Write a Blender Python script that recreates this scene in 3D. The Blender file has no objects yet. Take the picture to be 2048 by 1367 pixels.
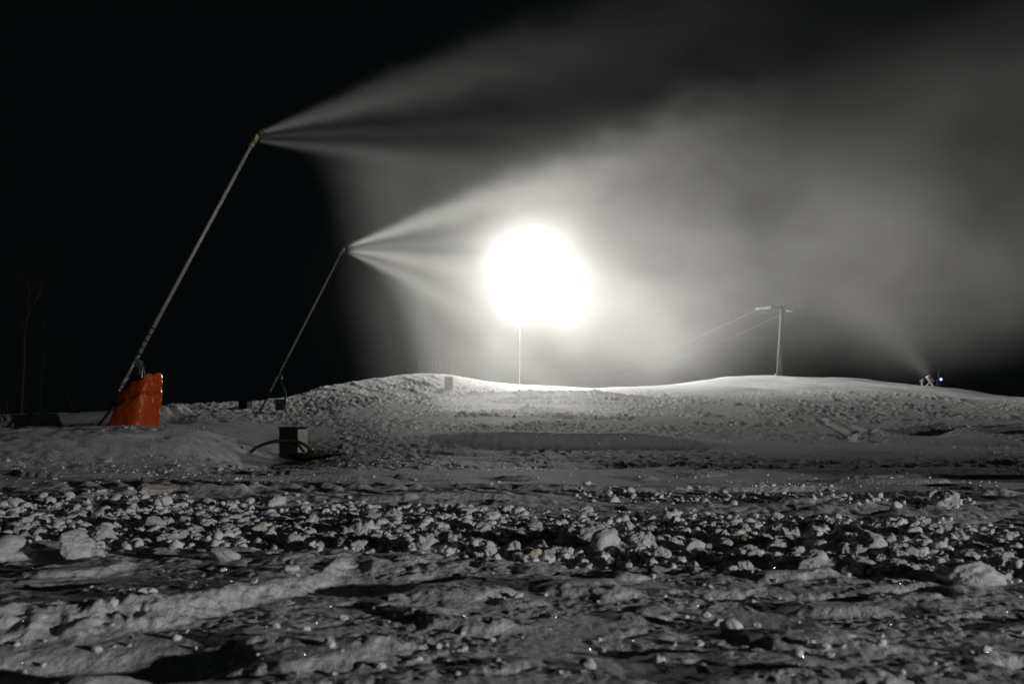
import bpy, bmesh, math, random
import numpy as np
from mathutils import Vector, Matrix, Euler

random.seed(7)
rng = np.random.default_rng(7)
scn = bpy.context.scene
COL = scn.collection

# ------------------------------------------------------------------ camera
cam_d = bpy.data.cameras.new("camera")
cam_d.sensor_width = 36.0
cam_d.lens = 35.0
cam_d.shift_y = (800 - 683.5) / 2048
cam_d.clip_start = 0.05
cam_d.clip_end = 6000
cam_d.dof.use_dof = True
cam_d.dof.focus_distance = 13.0
cam_d.dof.aperture_fstop = 2.6
cam = bpy.data.objects.new("camera", cam_d)
cam.location = (0, 0, 1.0)
cam.rotation_euler = (math.radians(90), 0, 0)
COL.objects.link(cam)
scn.camera = cam

# ------------------------------------------------------------------ world (clear night sky) and lamps
w = bpy.data.worlds.new("World")
scn.world = w
w.use_nodes = True
bg = w.node_tree.nodes["Background"]
bg.inputs[0].default_value = (0.55, 0.85, 0.95, 1)
bg.inputs[1].default_value = 0.0023

MAIN_W = 168000.0
SIDE_W = 13500.0
LAMP = Vector((1.7, 155.0, 20.9))


def lamp(name, loc, watts, size, color):
    l = bpy.data.lights.new(name, 'POINT')
    l.energy = watts
    l.shadow_soft_size = size
    l.color = color
    o = bpy.data.objects.new(name, l)
    o.location = loc
    COL.objects.link(o)
    return o


# light of the floodlight mast that stands behind the mist (its lamp heads are built below)
lamp("floodlight_light", LAMP + Vector((0, -1.2, 0)), MAIN_W, 0.5, (1.0, 0.985, 0.94))
# the piste floodlight beyond the right edge of the frame, behind the photographer
lamp("piste_light", (22.0, -9.0, 2.5), SIDE_W, 0.25, (1.0, 0.96, 0.97))

vs = scn.view_settings
vs.view_transform = 'Standard'
vs.look = 'None'
vs.exposure = 0
vs.gamma = 1
vs.use_curve_mapping = False
cy = scn.cycles
cy.use_denoising = True
cy.max_bounces = 4
cy.diffuse_bounces = 2
cy.glossy_bounces = 2
cy.transmission_bounces = 2
cy.transparent_max_bounces = 8
cy.volume_bounces = 2
cy.volume_step_rate = 2.0
cy.volume_max_steps = 400
cy.sample_clamp_indirect = 4.0
cy.sample_clamp_direct = 0.0

# ------------------------------------------------------------------ helpers
F = 1991.0


def wp(px, py, d):
    """world point seen at photo pixel (px, py) at depth d"""
    return Vector(((px - 1024) / F * d, d, 1 + (800 - py) / F * d))


def tag(o, label=None, cat=None, group=None, kind=None):
    if label: o["label"] = label
    if cat: o["category"] = cat
    if group: o["group"] = group
    if kind: o["kind"] = kind
    return o


def empty(name, loc, rz=0.0, label=None, cat=None, group=None):
    o = bpy.data.objects.new(name, None)
    o.location = loc
    o.rotation_euler = (0, 0, rz)
    o.empty_display_size = 0.3
    COL.objects.link(o)
    return tag(o, label, cat, group)


def link_mesh(name, me, mat, parent=None, smooth=False):
    if mat is not None and len(me.materials) == 0:
        me.materials.append(mat)
    if smooth:
        me.polygons.foreach_set("use_smooth", [True] * len(me.polygons))
    o = bpy.data.objects.new(name, me)
    COL.objects.link(o)
    if parent is not None:
        o.parent = parent
    return o


def obj(name, bm, mat, parent=None, smooth=False):
    me = bpy.data.meshes.new(name)
    bmesh.ops.recalc_face_normals(bm, faces=bm.faces[:])
    bm.to_mesh(me)
    bm.free()
    return link_mesh(name, me, mat, parent, smooth)


def np_mesh(name, verts, faces):
    """faces: (n,k) int array"""
    me = bpy.data.meshes.new(name)
    k = faces.shape[1]
    me.vertices.add(len(verts))
    me.vertices.foreach_set("co", np.asarray(verts, dtype=np.float32).ravel())
    me.loops.add(faces.size)
    me.loops.foreach_set("vertex_index", faces.astype(np.int32).ravel())
    me.polygons.add(len(faces))
    me.polygons.foreach_set("loop_start", np.arange(0, faces.size, k, dtype=np.int32))
    me.update(calc_edges=True)
    return me


def box(bm, c, s, rot=None, bevel=0.0):
    m = Matrix.Translation(Vector(c))
    if rot is not None:
        m = m @ (rot.to_matrix().to_4x4() if isinstance(rot, Euler) else rot)
    m = m @ Matrix.Diagonal((s[0], s[1], s[2], 1))
    r = bmesh.ops.create_cube(bm, size=1.0, matrix=m)
    if bevel > 0:
        es = list({e for v in r["verts"] for e in v.link_edges})
        bmesh.ops.bevel(bm, geom=es, offset=bevel, segments=2, affect='EDGES', profile=0.6)


def tube(bm, pts, rad, n=10, caps=True):
    """sweep a circle along pts; rad float or list"""
    pts = [Vector(p) for p in pts]
    rads = rad if isinstance(rad, (list, tuple)) else [rad] * len(pts)
    rings = []
    ref = Vector((0, 0, 1))
    t0 = (pts[1] - pts[0]).normalized()
    if abs(t0.dot(ref)) > 0.95:
        ref = Vector((0, 1, 0))
    for i, p in enumerate(pts):
        a = pts[max(i - 1, 0)]
        b = pts[min(i + 1, len(pts) - 1)]
        t = (b - a).normalized()
        x = t.cross(ref).normalized()
        y = x.cross(t).normalized()
        rings.append([bm.verts.new(p + rads[i] * (math.cos(2 * math.pi * k / n) * x + math.sin(2 * math.pi * k / n) * y)) for k in range(n)])
    for r0, r1 in zip(rings, rings[1:]):
        for k in range(n):
            bm.faces.new((r0[k], r0[(k + 1) % n], r1[(k + 1) % n], r1[k]))
    if caps:
        bm.faces.new(rings[0])
        bm.faces.new(rings[-1])


def smooth_path(pts, n=8):
    """Catmull-Rom through pts"""
    P = [Vector(p) for p in pts]
    P = [2 * P[0] - P[1]] + P + [2 * P[-1] - P[-2]]
    out = []
    for i in range(1, len(P) - 2):
        for k in range(n):
            t = k / n
            out.append(0.5 * ((2 * P[i]) + (P[i + 1] - P[i - 1]) * t + (2 * P[i - 1] - 5 * P[i] + 4 * P[i + 1] - P[i + 2]) * t * t
                              + (3 * P[i] - P[i - 1] - 3 * P[i + 1] + P[i + 2]) * t ** 3))
    out.append(P[-2])
    return out


# ------------------------------------------------------------------ materials
def new_mat(name):
    m = bpy.data.materials.new(name)
    m.use_nodes = True
    nt = m.node_tree
    return m, nt, nt.nodes["Principled BSDF"]


def simple_mat(name, c, rough=0.5, metal=0.0, var=0.25, scale=6.0, bump=0.15, rvar=0.15, coat=0.0):
    m, nt, b = new_mat(name)
    N = nt.nodes
    tc = N.new("ShaderNodeTexCoord")
    no = N.new("ShaderNodeTexNoise")
    no.inputs["Scale"].default_value = scale
    no.inputs["Detail"].default_value = 6
    no.inputs["Roughness"].default_value = 0.65
    nt.links.new(tc.outputs["Object"], no.inputs["Vector"])
    r = N.new("ShaderNodeValToRGB")
    r.color_ramp.elements[0].position = 0.3
    r.color_ramp.elements[1].position = 0.72
    r.color_ramp.elements[0].color = tuple(x * (1 - var) for x in c) + (1,)
    r.color_ramp.elements[1].color = tuple(min(1, x * (1 + var)) for x in c) + (1,)
    nt.links.new(no.outputs["Fac"], r.inputs["Fac"])
    nt.links.new(r.outputs["Color"], b.inputs["Base Color"])
    mr = N.new("ShaderNodeMapRange")
    mr.inputs["To Min"].default_value = max(0.05, rough - rvar)
    mr.inputs["To Max"].default_value = min(1, rough + rvar)
    nt.links.new(no.outputs["Fac"], mr.inputs["Value"])
    nt.links.new(mr.outputs["Result"], b.inputs["Roughness"])
    b.inputs["Metallic"].default_value = metal
    if bump:
        bp = N.new("ShaderNodeBump")
        bp.inputs["Strength"].default_value = bump
        bp.inputs["Distance"].default_value = 0.01
        nt.links.new(no.outputs["Fac"], bp.inputs["Height"])
        nt.links.new(bp.outputs["Normal"], b.inputs["Normal"])
    if coat:
        b.inputs["Coat Weight"].default_value = coat
    return m


def snow_mat(name, c, bump=0.5, fine=90.0):
    m, nt, b = new_mat(name)
    N, L = nt.nodes, nt.links
    tc = N.new("ShaderNodeTexCoord")
    big = N.new("ShaderNodeTexNoise")
    big.inputs["Scale"].default_value = 1.3
    big.inputs["Detail"].default_value = 5
    L.new(tc.outputs["Object"], big.inputs["Vector"])
    r = N.new("ShaderNodeValToRGB")
    r.color_ramp.elements[0].position = 0.3
    r.color_ramp.elements[1].position = 0.7
    r.color_ramp.elements[0].color = (c[0] * 0.90, c[1] * 0.90, c[2] * 0.89, 1)
    r.color_ramp.elements[1].color = (c[0], c[1], c[2], 1)
    L.new(big.outputs["Fac"], r.inputs["Fac"])
    L.new(r.outputs["Color"], b.inputs["Base Color"])
    b.inputs["Roughness"].default_value = 0.75
    b.inputs["Specular IOR Level"].default_value = 0.25
    n1 = N.new("ShaderNodeTexNoise")
    n1.inputs["Scale"].default_value = fine
    n1.inputs["Detail"].default_value = 4
    n1.inputs["Roughness"].default_value = 0.7
    L.new(tc.outputs["Object"], n1.inputs["Vector"])
    n2 = N.new("ShaderNodeTexNoise")
    n2.inputs["Scale"].default_value = fine * 0.2
    n2.inputs["Detail"].default_value = 5
    L.new(tc.outputs["Object"], n2.inputs["Vector"])
    ad = N.new("ShaderNodeMath")
    ad.operation = 'MULTIPLY_ADD'
    ad.inputs[1].default_value = 3.0
    L.new(n2.outputs["Fac"], ad.inputs[0])
    L.new(n1.outputs["Fac"], ad.inputs[2])
    bp = N.new("ShaderNodeBump")
    bp.inputs["Strength"].default_value = bump
    bp.inputs["Distance"].default_value = 0.012
    L.new(ad.outputs[0], bp.inputs["Height"])
    L.new(bp.outputs["Normal"], b.inputs["Normal"])
    return m


M = {}
M['snow'] = snow_mat("snow", (0.80, 0.80, 0.81), 0.9)
M['chunk'] = snow_mat("packed_snow", (0.80, 0.80, 0.80), 0.6, 60)
M['chunk_grey'] = snow_mat("grey_snow", (0.62, 0.62, 0.62), 0.6, 60)
M['chunk_ice'] = snow_mat("yellowed_snow", (0.66, 0.63, 0.53), 0.5, 60)
M['galv'] = simple_mat("galvanised_steel", (0.45, 0.45, 0.44), 0.5, 0.7, 0.25, 9)
M['alu'] = simple_mat("lance_aluminium", (0.55, 0.54, 0.53), 0.6, 0.35, 0.08, 5)
M['old_galv'] = simple_mat("weathered_steel", (0.16, 0.16, 0.155), 0.7, 0.2, 0.3, 3)
M['mast_paint'] = simple_mat("dull_mast_paint", (0.05, 0.05, 0.05), 0.9, 0.0)
M['brass'] = simple_mat("brass", (0.55, 0.43, 0.20), 0.4, 0.8, 0.3, 14)
M['dark_metal'] = simple_mat("dark_metal", (0.05, 0.055, 0.06), 0.5, 0.5)
M['rubber'] = simple_mat("black_rubber", (0.018, 0.018, 0.018), 0.55, 0.0, 0.3, 12)
M['hose_green'] = simple_mat("green_hose", (0.012, 0.02, 0.013), 0.5, 0.0, 0.3, 12)
M['blue_grey'] = simple_mat("blue_grey_paint", (0.10, 0.14, 0.17), 0.45, 0.2)
M['orange'] = simple_mat("orange_tarpaulin", (0.74, 0.105, 0.010), 0.40, 0.0, 0.16, 3.5, 0.12, 0.10)
M['dark_green'] = simple_mat("dark_green_paint", (0.006, 0.008, 0.006), 0.8, 0.0)
M['steel_panel'] = simple_mat("bare_steel_panel", (0.80, 0.77, 0.68), 0.45, 0.3, 0.3, 3.0, 0.25)
M['rust'] = simple_mat("rusty_iron", (0.07, 0.035, 0.02), 0.8, 0.2, 0.5, 8, 0.5)
M['concrete'] = simple_mat("ochre_concrete", (0.42, 0.34, 0.17), 0.85, 0.0, 0.2, 7, 0.4)
M['wood'] = simple_mat("weathered_timber", (0.07, 0.055, 0.05), 0.85, 0.0, 0.4, 9, 0.5)
M['pole_wood'] = simple_mat("pale_wood", (0.35, 0.31, 0.25), 0.8, 0.0, 0.3, 9, 0.4)
M['bark'] = simple_mat("bark", (0.016, 0.014, 0.012), 0.9, 0.0, 0.5, 14, 0.7)


def emit_mat(name, c, s):
    m, nt, b = new_mat(name)
    b.inputs["Base Color"].default_value = (*c, 1)
    b.inputs["Emission Color"].default_value = (*c, 1)
    b.inputs["Emission Strength"].default_value = s
    return m


M['lamp_glass'] = emit_mat("lit_lamp_glass", (1.0, 0.97, 0.9), 60)
M['blue_lamp'] = emit_mat("lit_blue_lamp", (0.22, 0.28, 1.0), 9)


def vol_mat(name, density, color=(1, 1, 1), g=0.3):
    m = bpy.data.materials.new(name)
    m.use_nodes = True
    nt = m.node_tree
    nt.nodes.clear()
    o = nt.nodes.new("ShaderNodeOutputMaterial")
    v = nt.nodes.new("ShaderNodeVolumePrincipled")
    v.inputs["Density"].default_value = density
    v.inputs["Color"].default_value = (*color, 1)
    v.inputs["Anisotropy"].default_value = g
    nt.links.new(v.outputs[0], o.inputs["Volume"])
    return m


# ------------------------------------------------------------------ numpy noise
_perm = np.random.default_rng(3).permutation(512).astype(np.int64)
_ga = np.random.default_rng(4).uniform(0, 2 * np.pi, 512)
_gx, _gy = np.cos(_ga), np.sin(_ga)


def perlin(x, y, seed=0):
    xi = np.floor(x).astype(np.int64)
    yi = np.floor(y).astype(np.int64)
    xf, yf = x - xi, y - yi
    u = xf * xf * xf * (xf * (xf * 6 - 15) + 10)
    v = yf * yf * yf * (yf * (yf * 6 - 15) + 10)

    def g(ix, iy, fx, fy):
        h = _perm[(_perm[(ix + seed * 57) & 511] + iy + seed * 131) & 511]
        return _gx[h] * fx + _gy[h] * fy
    a = g(xi, yi, xf, yf)
    b = g(xi + 1, yi, xf - 1, yf)
    c = g(xi, yi + 1, xf, yf - 1)
    d = g(xi + 1, yi + 1, xf - 1, yf - 1)
    return 1.4 * ((a * (1 - u) + b * u) * (1 - v) + (c * (1 - u) + d * u) * v)


def fbm(x, y, oct=4, seed=0, gain=0.5):
    s = 0
    a = 1.0
    for i in range(oct):
        s = s + a * perlin(x * 2 ** i + 17.3 * i, y * 2 ** i - 9.1 * i, seed + i)
        a *= gain
    return s


def sst(a, b, x):
    t = np.clip((x - a) / (b - a), 0, 1)
    return t * t * (3 - 2 * t)


# ------------------------------------------------------------------ terrain heights
def pchip(xk, yk, x):
    xk = np.asarray(xk, float)
    yk = np.asarray(yk, float)
    h = np.diff(xk)
    dl = np.diff(yk) / h
    m = np.zeros_like(yk)
    for i in range(1, len(xk) - 1):
        if dl[i - 1] * dl[i] > 0:
            w1 = 2 * h[i] + h[i - 1]
            w2 = h[i] + 2 * h[i - 1]
            m[i] = (w1 + w2) / (w1 / dl[i - 1] + w2 / dl[i])
    x = np.clip(x, xk[0], xk[-1])
    i = np.clip(np.searchsorted(xk, x) - 1, 0, len(xk) - 2)
    t = (x - xk[i]) / h[i]
    return ((2 * t ** 3 - 3 * t ** 2 + 1) * yk[i] + (t ** 3 - 2 * t ** 2 + t) * h[i] * m[i]
            + (-2 * t ** 3 + 3 * t ** 2) * yk[i + 1] + (t ** 3 - t ** 2) * h[i] * m[i + 1])


# height profiles of the slope along 13 bearings: (distance, height)
PROF = {
    -2500: [(0, 0), (20, 0), (38, 0.1), (60, -0.8), (95, -2.5), (160, -5), (400, -12), (2500, -60)],
    0: [(0, 0), (12, 0), (25, 0), (34, 0.02), (45, -0.3), (60, -0.9), (95, -2.5), (160, -5), (400, -14), (2500, -60)],
    200: [(0, 0), (12, 0), (25, 0), (34, 0.05), (45, -0.1), (60, -0.5), (95, -1.8), (160, -4), (400, -14), (2500, -60)],
    330: [(0, 0), (12, 0), (22, 0), (30, 0.03), (45, 0.1), (60, 0.2), (75, 0.42), (90, 0.1), (130, -2), (400, -14), (2500, -60)],
    450: [(0, 0), (11, 0), (18, -0.2), (26, -0.35), (34, -0.05), (45, 0.25), (60, 0.36), (75, 0.7), (84, 0.75), (100, 0.4), (150, -3), (400, -14), (2500, -60)],
    560: [(0, 0), (10, 0), (15, -0.08), (20, -0.48), (25, -0.66), (27, -0.62), (31, -0.26), (35, -0.09), (45, 0.06), (60, 0.34), (75, 0.77), (90, 1.23), (105, 0.9), (150, -2), (400, -14), (2500, -60)],
    700: [(0, 0), (10, 0), (15, -0.06), (20, -0.28), (25, -0.36), (30, -0.22), (35, -0.06), (45, 0.14), (60, 0.55), (75, 1.19), (85, 1.73), (95, 2.34), (106, 2.95), (115, 2.8), (150, 0), (400, -12), (2500, -60)],
    850: [(0, 0), (10, 0), (15, -0.08), (20, -0.30), (25, -0.40), (30, -0.26), (35, -0.15), (45, 0.03), (60, 0.4), (75, 0.92), (85, 1.43), (95, 2.34), (105, 3.37), (116, 4.2), (128, 3.6), (160, 0), (400, -12), (2500, -60)],
    1050: [(0, 0), (10, 0), (15, -0.10), (20, -0.34), (25, -0.46), (30, -0.46), (36, -0.36), (45, -0.10), (60, 0.4), (75, 0.98), (84, 1.52), (92, 1.45), (105, 1.95), (115, 2.4), (130, 3.1), (140, 2.7), (170, 0), (400, -12), (2500, -60)],
    1200: [(0, 0), (10, 0), (15, -0.10), (20, -0.34), (25, -0.46), (30, -0.48), (36, -0.42), (45, -0.16), (60, 0.3), (75, 0.9), (84, 1.45), (92, 1.42), (105, 1.8), (115, 2.2), (130, 2.72), (140, 2.3), (170, 0), (400, -12), (2500, -60)],
    1350: [(0, 0), (10, 0), (15, -0.10), (20, -0.32), (25, -0.44), (32, -0.50), (45, -0.22), (60, 0.1), (75, 0.55), (85, 1.0), (95, 1.33), (105, 1.69), (120, 2.45), (132, 3.1), (140, 3.0), (170, 0.5), (400, -12), (2500, -60)],
    1430: [(0, 0), (10, 0), (15, -0.10), (20, -0.32), (25, -0.42), (32, -0.50), (45, -0.30), (60, 0.02), (75, 0.48), (85, 0.92), (95, 1.28), (105, 1.69), (120, 2.7), (136, 3.95), (146, 3.8), (170, 1.5), (400, -12), (2500, -60)],
    1560: [(0, 0), (9, 0), (15, -0.12), (20, -0.28), (25, -0.38), (32, -0.50), (45, -0.40), (60, -0.05), (75, 0.43), (85, 0.87), (95, 1.24), (105, 1.69), (120, 2.7), (130, 3.5), (140, 4.3), (150, 4.1), (180, 2), (400, -12), (2500, -60)],
    1800: [(0, 0), (9, 0), (15, -0.12), (20, -0.28), (25, -0.36), (32, -0.44), (45, -0.42), (60, -0.15), (75, 0.25), (90, 0.86), (105, 1.53), (120, 2.3), (130, 2.96), (141, 3.55), (152, 3.2), (180, 1.5), (400, -12), (2500, -60)],
    2048: [(0, 0), (9, 0), (15, -0.12), (20, -0.28), (30, -0.43), (45, -0.42), (60, -0.27), (75, -0.05), (90, 0.23), (105, 0.58), (120, 1.0), (136, 1.36), (150, 1.0), (180, 0), (400, -12), (2500, -60)],
    2700: [(0, 0), (9, 0), (30, -0.43), (60, -0.4), (90, -0.1), (140, 0.3), (180, -1), (400, -12), (2500, -60)],
    4500: [(0, 0), (30, -0.3), (90, -0.1), (140, 0.3), (180, -1), (400, -12), (2500, -60)],
}
_lr = np.linspace(math.log(1.0), math.log(2600.0), 520)
_cx = np.linspace(-2500, 4500, 876)
_keys = sorted(PROF)
_prof = []
for k in _keys:
    dk = np.log(np.array([p[0] for p in PROF[k]]) + 1.0)
    _prof.append(pchip(dk, [p[1] for p in PROF[k]], _lr))
_prof = np.array(_prof)
TAB = np.array([pchip(_keys, _prof[:, j], _cx) for j in range(len(_lr))])   # rows: distance, cols: bearing
_ker = np.exp(-0.5 * (np.arange(-9, 10) / 3.5) ** 2)
_ker /= _ker.sum()
TAB = np.apply_along_axis(lambda v: np.convolve(np.pad(v, 9, mode='edge'), _ker, 'valid'), 1, TAB)


def base_h(x, y):
    yy = np.maximum(y, 0.0)
    px = 1024 + F * x / np.maximum(yy, 4.0)
    fc = np.clip((px - _cx[0]) / (_cx[1] - _cx[0]), 0, len(_cx) - 1.001)
    fr = np.clip((np.log(yy + 1.0) - _lr[0]) / (_lr[1] - _lr[0]), 0, len(_lr) - 1.001)
    i = fr.astype(int)
    j = fc.astype(int)
    u = fr - i
    v = fc - j
    return (TAB[i, j] * (1 - u) * (1 - v) + TAB[i + 1, j] * u * (1 - v) + TAB[i, j + 1] * (1 - u) * v + TAB[i + 1, j + 1] * u * v)


# the long broken slab edge in the near foreground, as a line y(x)
_edge_x = [-4.0, -2.6, -2.1, -1.56, -1.28, -1.12, -0.98]
_edge_y = [3.7, 3.85, 4.10, 4.32, 4.72, 5.05, 5.45]


def hgt(x, y):
    x = np.asarray(x, float)
    y = np.asarray(y, float)
    h = base_h(x, y)
    d = np.maximum(y, 0.5)
    # --- broad swells
    far = sst(30, 90, d)
    h = h + far * 0.16 * fbm(x / 14, y / 20, 3, 11) + 0.05 * sst(3, 14, d) * fbm(x / 3.2, y / 3.6, 3, 12)
    # wind drifts on the right hand hump
    hum = sst(12, 30, x) * sst(100, 118, d) * (1 - sst(146, 156, d))
    h = h + hum * 0.36 * perlin(x / 7.5 + 0.25 * y / 7.5, y / 9.0, 33)
    # --- snow mound below the lance
    ex = np.where(x < -9.2, (x + 9.2) / 6.5, (x + 9.2) / 3.9)
    ey = np.where(y < 24, (y - 24) / 9.6, (y - 24) / 7.0)
    rr = np.sqrt(ex ** 2 + ey ** 2)
    ramp = np.clip(1 - rr, 0, 1)
    mound = 0.31 * (lambda q: q * (1.6 - 0.6 * q))(np.clip(ramp / 0.62, 0, 1))
    mmask = sst(0.02, 0.2, ramp)
    mound = mound + mmask * (0.06 * fbm(x / 1.3, y / 1.2, 4, 41) - 0.16 * np.maximum(0, perlin(x / 0.7, y / 1.1, 44) - 0.25) + 0.03 * np.abs(perlin(x / 0.35, y / 0.5, 45)))
    h = h + mound
    # left shoulder of the mound towards the frame edge
    sh = np.exp(-((x + 9.5) / 5.0) ** 2) * np.exp(-((y - 17.5) / 2.6) ** 2)
    h = h + 0.16 * sh * (x < -5.5) * sst(-5.5, -7.5, x)
    # --- unseen snow ridge added to keep the side light off the middle ground
    wr, wa = np.sqrt((x - 22) ** 2 + (y + 9) ** 2), np.degrees(np.arctan2(y + 9, x - 22))
    h = h + 1.55 * np.exp(-((wr - 14.0 - 0.6 * perlin(x / 4, y / 4, 55)) / 1.5) ** 2) * sst(99, 105, wa) * (1 - sst(124, 130, wa)) * (1 + 0.10 * fbm(x / 1.5, y / 1.5, 3, 56))
    # --- flat topped bank on the left
    bx = sst(-13.0, -13.6, x)
    bk = sst(37.2, 38.2, d + 0.25 * perlin(x / 1.2, d / 9, 52)) * (1 - sst(39.5, 44, d)) * bx
    h = h + bk * (0.5 + 0.03 * fbm(x / 0.8, d / 0.8, 3, 51))
    # small dark hump right of the orange cover
    h = h + 0.28 * np.exp(-((x + 13.2) / 1.9) ** 2 - ((y - 40.0) / 2.2) ** 2) * (1 + 0.7 * fbm(x / 0.9, y / 0.9, 3, 53))
    # --- smooth berm in the middle, steep towards the camera
    by = 31.2 + 0.10 * (x - 1.0) - 0.035 * (x - 1.0) ** 2 * (x > 1.0) + 0.35 * perlin(x / 3.0, x * 0 + 0.5, 61)
    bs = d - by
    prof = np.where(bs < 0, np.exp(-(bs / 1.15) ** 2), np.exp(-(bs / 3.6) ** 2))
    bw = sst(-5.2, 0.2, x) * (1 - sst(3.0, 9.5, x))
    berm = 0.46 * prof * bw
    bsm = np.exp(-(bs / 2.4 + 0.25 * fbm(x / 0.9, y / 0.9, 3, 64)) ** 4) * bw
    h = h + berm
    # --- mid ridge of broken snow in front of the bright saddle
    rw = sst(-9, -3, x) * (1 - sst(8, 15, x))
    h = h + 0.34 * rw * np.exp(-((d - 86) / 2.2) ** 2) * (0.7 + 0.7 * np.abs(fbm(x / 1.6, y / 1.6, 3, 63)))
    # --- churned patches on the slope
    rz = np.maximum(np.exp(-((x + 4.3) / 2.6) ** 4 - ((y - 24) / 8) ** 4), sst(-28, -24, x) * (1 - sst(-10, -7, x)) * sst(38, 44, d) * (1 - sst(70, 78, d)))
    patch = np.maximum(rz, sst(-0.20, 0.15, fbm(x / 6.0 + 3, y / 9.0, 3, 71))) * sst(12, 17, d) * (1 - sst(100, 125, d)) * (1 - mmask) * (1 - 0.75 * bsm) * (1 - bk)
    leftlow = sst(0, -4, x) * sst(38, 46, d) * 0.4
    amp = 0.07 + 0.13 * sst(20, 70, d)
    fs = sst(26, 42, d)
    bil = (1 - fs) * (np.abs(perlin(x / 0.42, y / 0.55, 72)) + 0.6 * np.abs(perlin(x / 0.21, y / 0.27, 73))) \
        + fs * 1.5 * (0.55 * np.abs(perlin(x / 0.40, y / 1.6, 77)) + 0.40 * np.abs(perlin(x / 0.24, y / 1.1, 78)) + 0.25 * perlin(x / 1.8, y / 4.0, 79))
    h = h + np.maximum(patch, leftlow) * amp * (1.3 * bil - 0.3)
    h = h + 0.010 * sst(12, 16, d) * (1 - 0.7 * bsm) * fbm(x / 0.35, y / 0.5, 2, 74)
    # groomer ruts running along the middle of the slope
    rut = sst(14, 18, d) * (1 - sst(27, 31, d)) * sst(-6.5, -3.5, x)
    h = h + 0.05 * rut * np.sin((y - 0.22 * x + 0.5 * perlin(x / 3, y / 3, 75)) * 2.6) * (0.5 + fbm(x / 4, y / 4, 2, 76))
    # tracks curving on the right
    cx, cyy = 31.5, 36.5
    rad = np.sqrt((x - cx) ** 2 * 0.62 + (y - cyy) ** 2 * 1.0)
    trk = sst(11, 13, x) * (1 - sst(30, 34, x)) * sst(27, 30, d) * (1 - sst(50, 56, d)) * sst(7.0, 8.0, rad) * (1 - sst(14.5, 15.5, rad))
    h = h + trk * (0.20 * np.sin(rad * 2.4) + 0.06 * np.maximum(0, bil - 0.3))
    s2 = (x - 10.5 - (d - 31) * 0.272 - 0.004 * (d - 31) * (56 - d)) * 0.96
    tr2 = sst(30, 41, d) * (1 - sst(54, 60, d))
    for c2 in (0.0, 0.95):
        h = h + tr2 * (-0.07 * np.exp(-((s2 - c2) / 0.22) ** 2) + 0.045 * np.exp(-((s2 - c2 - 0.36) / 0.14) ** 2) + 0.025 * np.exp(-((s2 - c2 + 0.34) / 0.14) ** 2)) * (1 + 0.5 * perlin(x / 0.4, y / 0.9, 80))
    # tracks up the left hill
    lt = sst(66, 74, d) * (1 - sst(104, 112, d)) * sst(-24, -19, x) * (1 - sst(-8, -5, x))
    la = x + 0.34 * (y - 90) + 0.9 * perlin(x / 9, y / 16, 81)
    lb = x - 0.14 * (y - 90)
    h = h + lt * (0.10 * np.maximum(0, np.sin(la * 1.9)) ** 3 - 0.12 * np.maximum(0, np.sin(lb * 0.95 + 1)) ** 8 + 0.05 * (bil - 0.4))
    # --- imprint of a crawler track across the band at about 11 m
    ty = 11.0 - 0.13 * x
    tr = np.exp(-((d - ty) / 0.55) ** 4) * sst(-6.0, -4.5, x) * (1 - sst(5.0, 7.5, x))
    ph = (x * 1.0 + (d - ty) * 0.75) / 0.42 + 0.25 * perlin(x / 0.6, y / 0.6, 91)
    h = h + tr * (0.055 * (np.abs(((ph % 1.0) - 0.5) * 2) ** 0.7 - 0.5) + 0.02 * fbm(x / 0.2, y / 0.2, 2, 92))
    # raised smooth plates beside the imprint
    pl = sst(0.22, 0.30, fbm(x / 2.4, y / 1.1, 2, 94)) * sst(8.6, 9.4, d) * (1 - sst(14, 16, d))
    h = h + 0.05 * pl
    # --- rubble band: lumpy ground between the chunks
    lo = 5.9 - 0.10 * x
    hi = 10.4 - 0.16 * x
    band = sst(lo - 0.6, lo + 0.3, d) * (1 - sst(hi - 0.4, hi + 0.6, d)) * (d > 1)
    h = h + band * (0.035 * np.abs(perlin(x / 0.24, y / 0.26, 95)) + 0.02 * np.abs(perlin(x / 0.11, y / 0.12, 96)) + 0.040 * fbm(x / 0.9, y / 0.8, 3, 97))
    # --- near foreground: wind crust broken into ledges
    near = (1 - sst(5.6, 7.2, d + 0.10 * x)) * sst(-1.0, 1.0, y)
    jag = 0.09 * fbm(x / 0.30, y / 0.24, 3, 101, 0.5)
    n1 = fbm(x / 0.85, y / 0.60, 2, 102) + jag
    n2 = fbm(x / 0.46 + 5, y / 0.36, 2, 104) + jag
    _es = y - np.interp(x, _edge_x, _edge_y)
    calm = 1 - 0.9 * sst(-4.2, -3.0, x) * (1 - sst(-1.05, -0.8, x)) * np.exp(-((_es - 0.4) / 0.9) ** 2)
    h = h + near * calm * (0.040 * sst(0.22, 0.58, n1) + 0.014 * sst(0.30, 0.56, n2) - 0.045 * sst(0.40, 0.8, -n1) + 0.020 * fbm(x / 1.6, y / 0.9, 2, 110))
    h = h + near * 0.005 * fbm(x / 0.055, y / 0.05, 3, 108, 0.7) * (0.4 + 0.9 * sst(-0.2, 0.4, fbm(x / 0.7, y / 0.4, 2, 109)))
    h = h + near * (sst(-0.3, 0.5, fbm(x / 0.9, y / 0.5, 2, 107)) * (0.010 * fbm(x / 0.16, y / 0.13, 3, 105, 0.5) + 0.007 * np.abs(perlin(x / 0.06, y / 0.055, 106))))
    # --- the long slab edge
    ej = np.interp(x, _edge_x, _edge_y) + 0.09 * fbm(x / 0.34, y / 0.6, 3, 111, 0.5)
    es = y - ej
    ew = sst(-4.2, -3.0, x) * (1 - sst(-1.05, -0.92, x + 0.03 * perlin(x / 0.1, y / 0.1, 112)))
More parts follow.
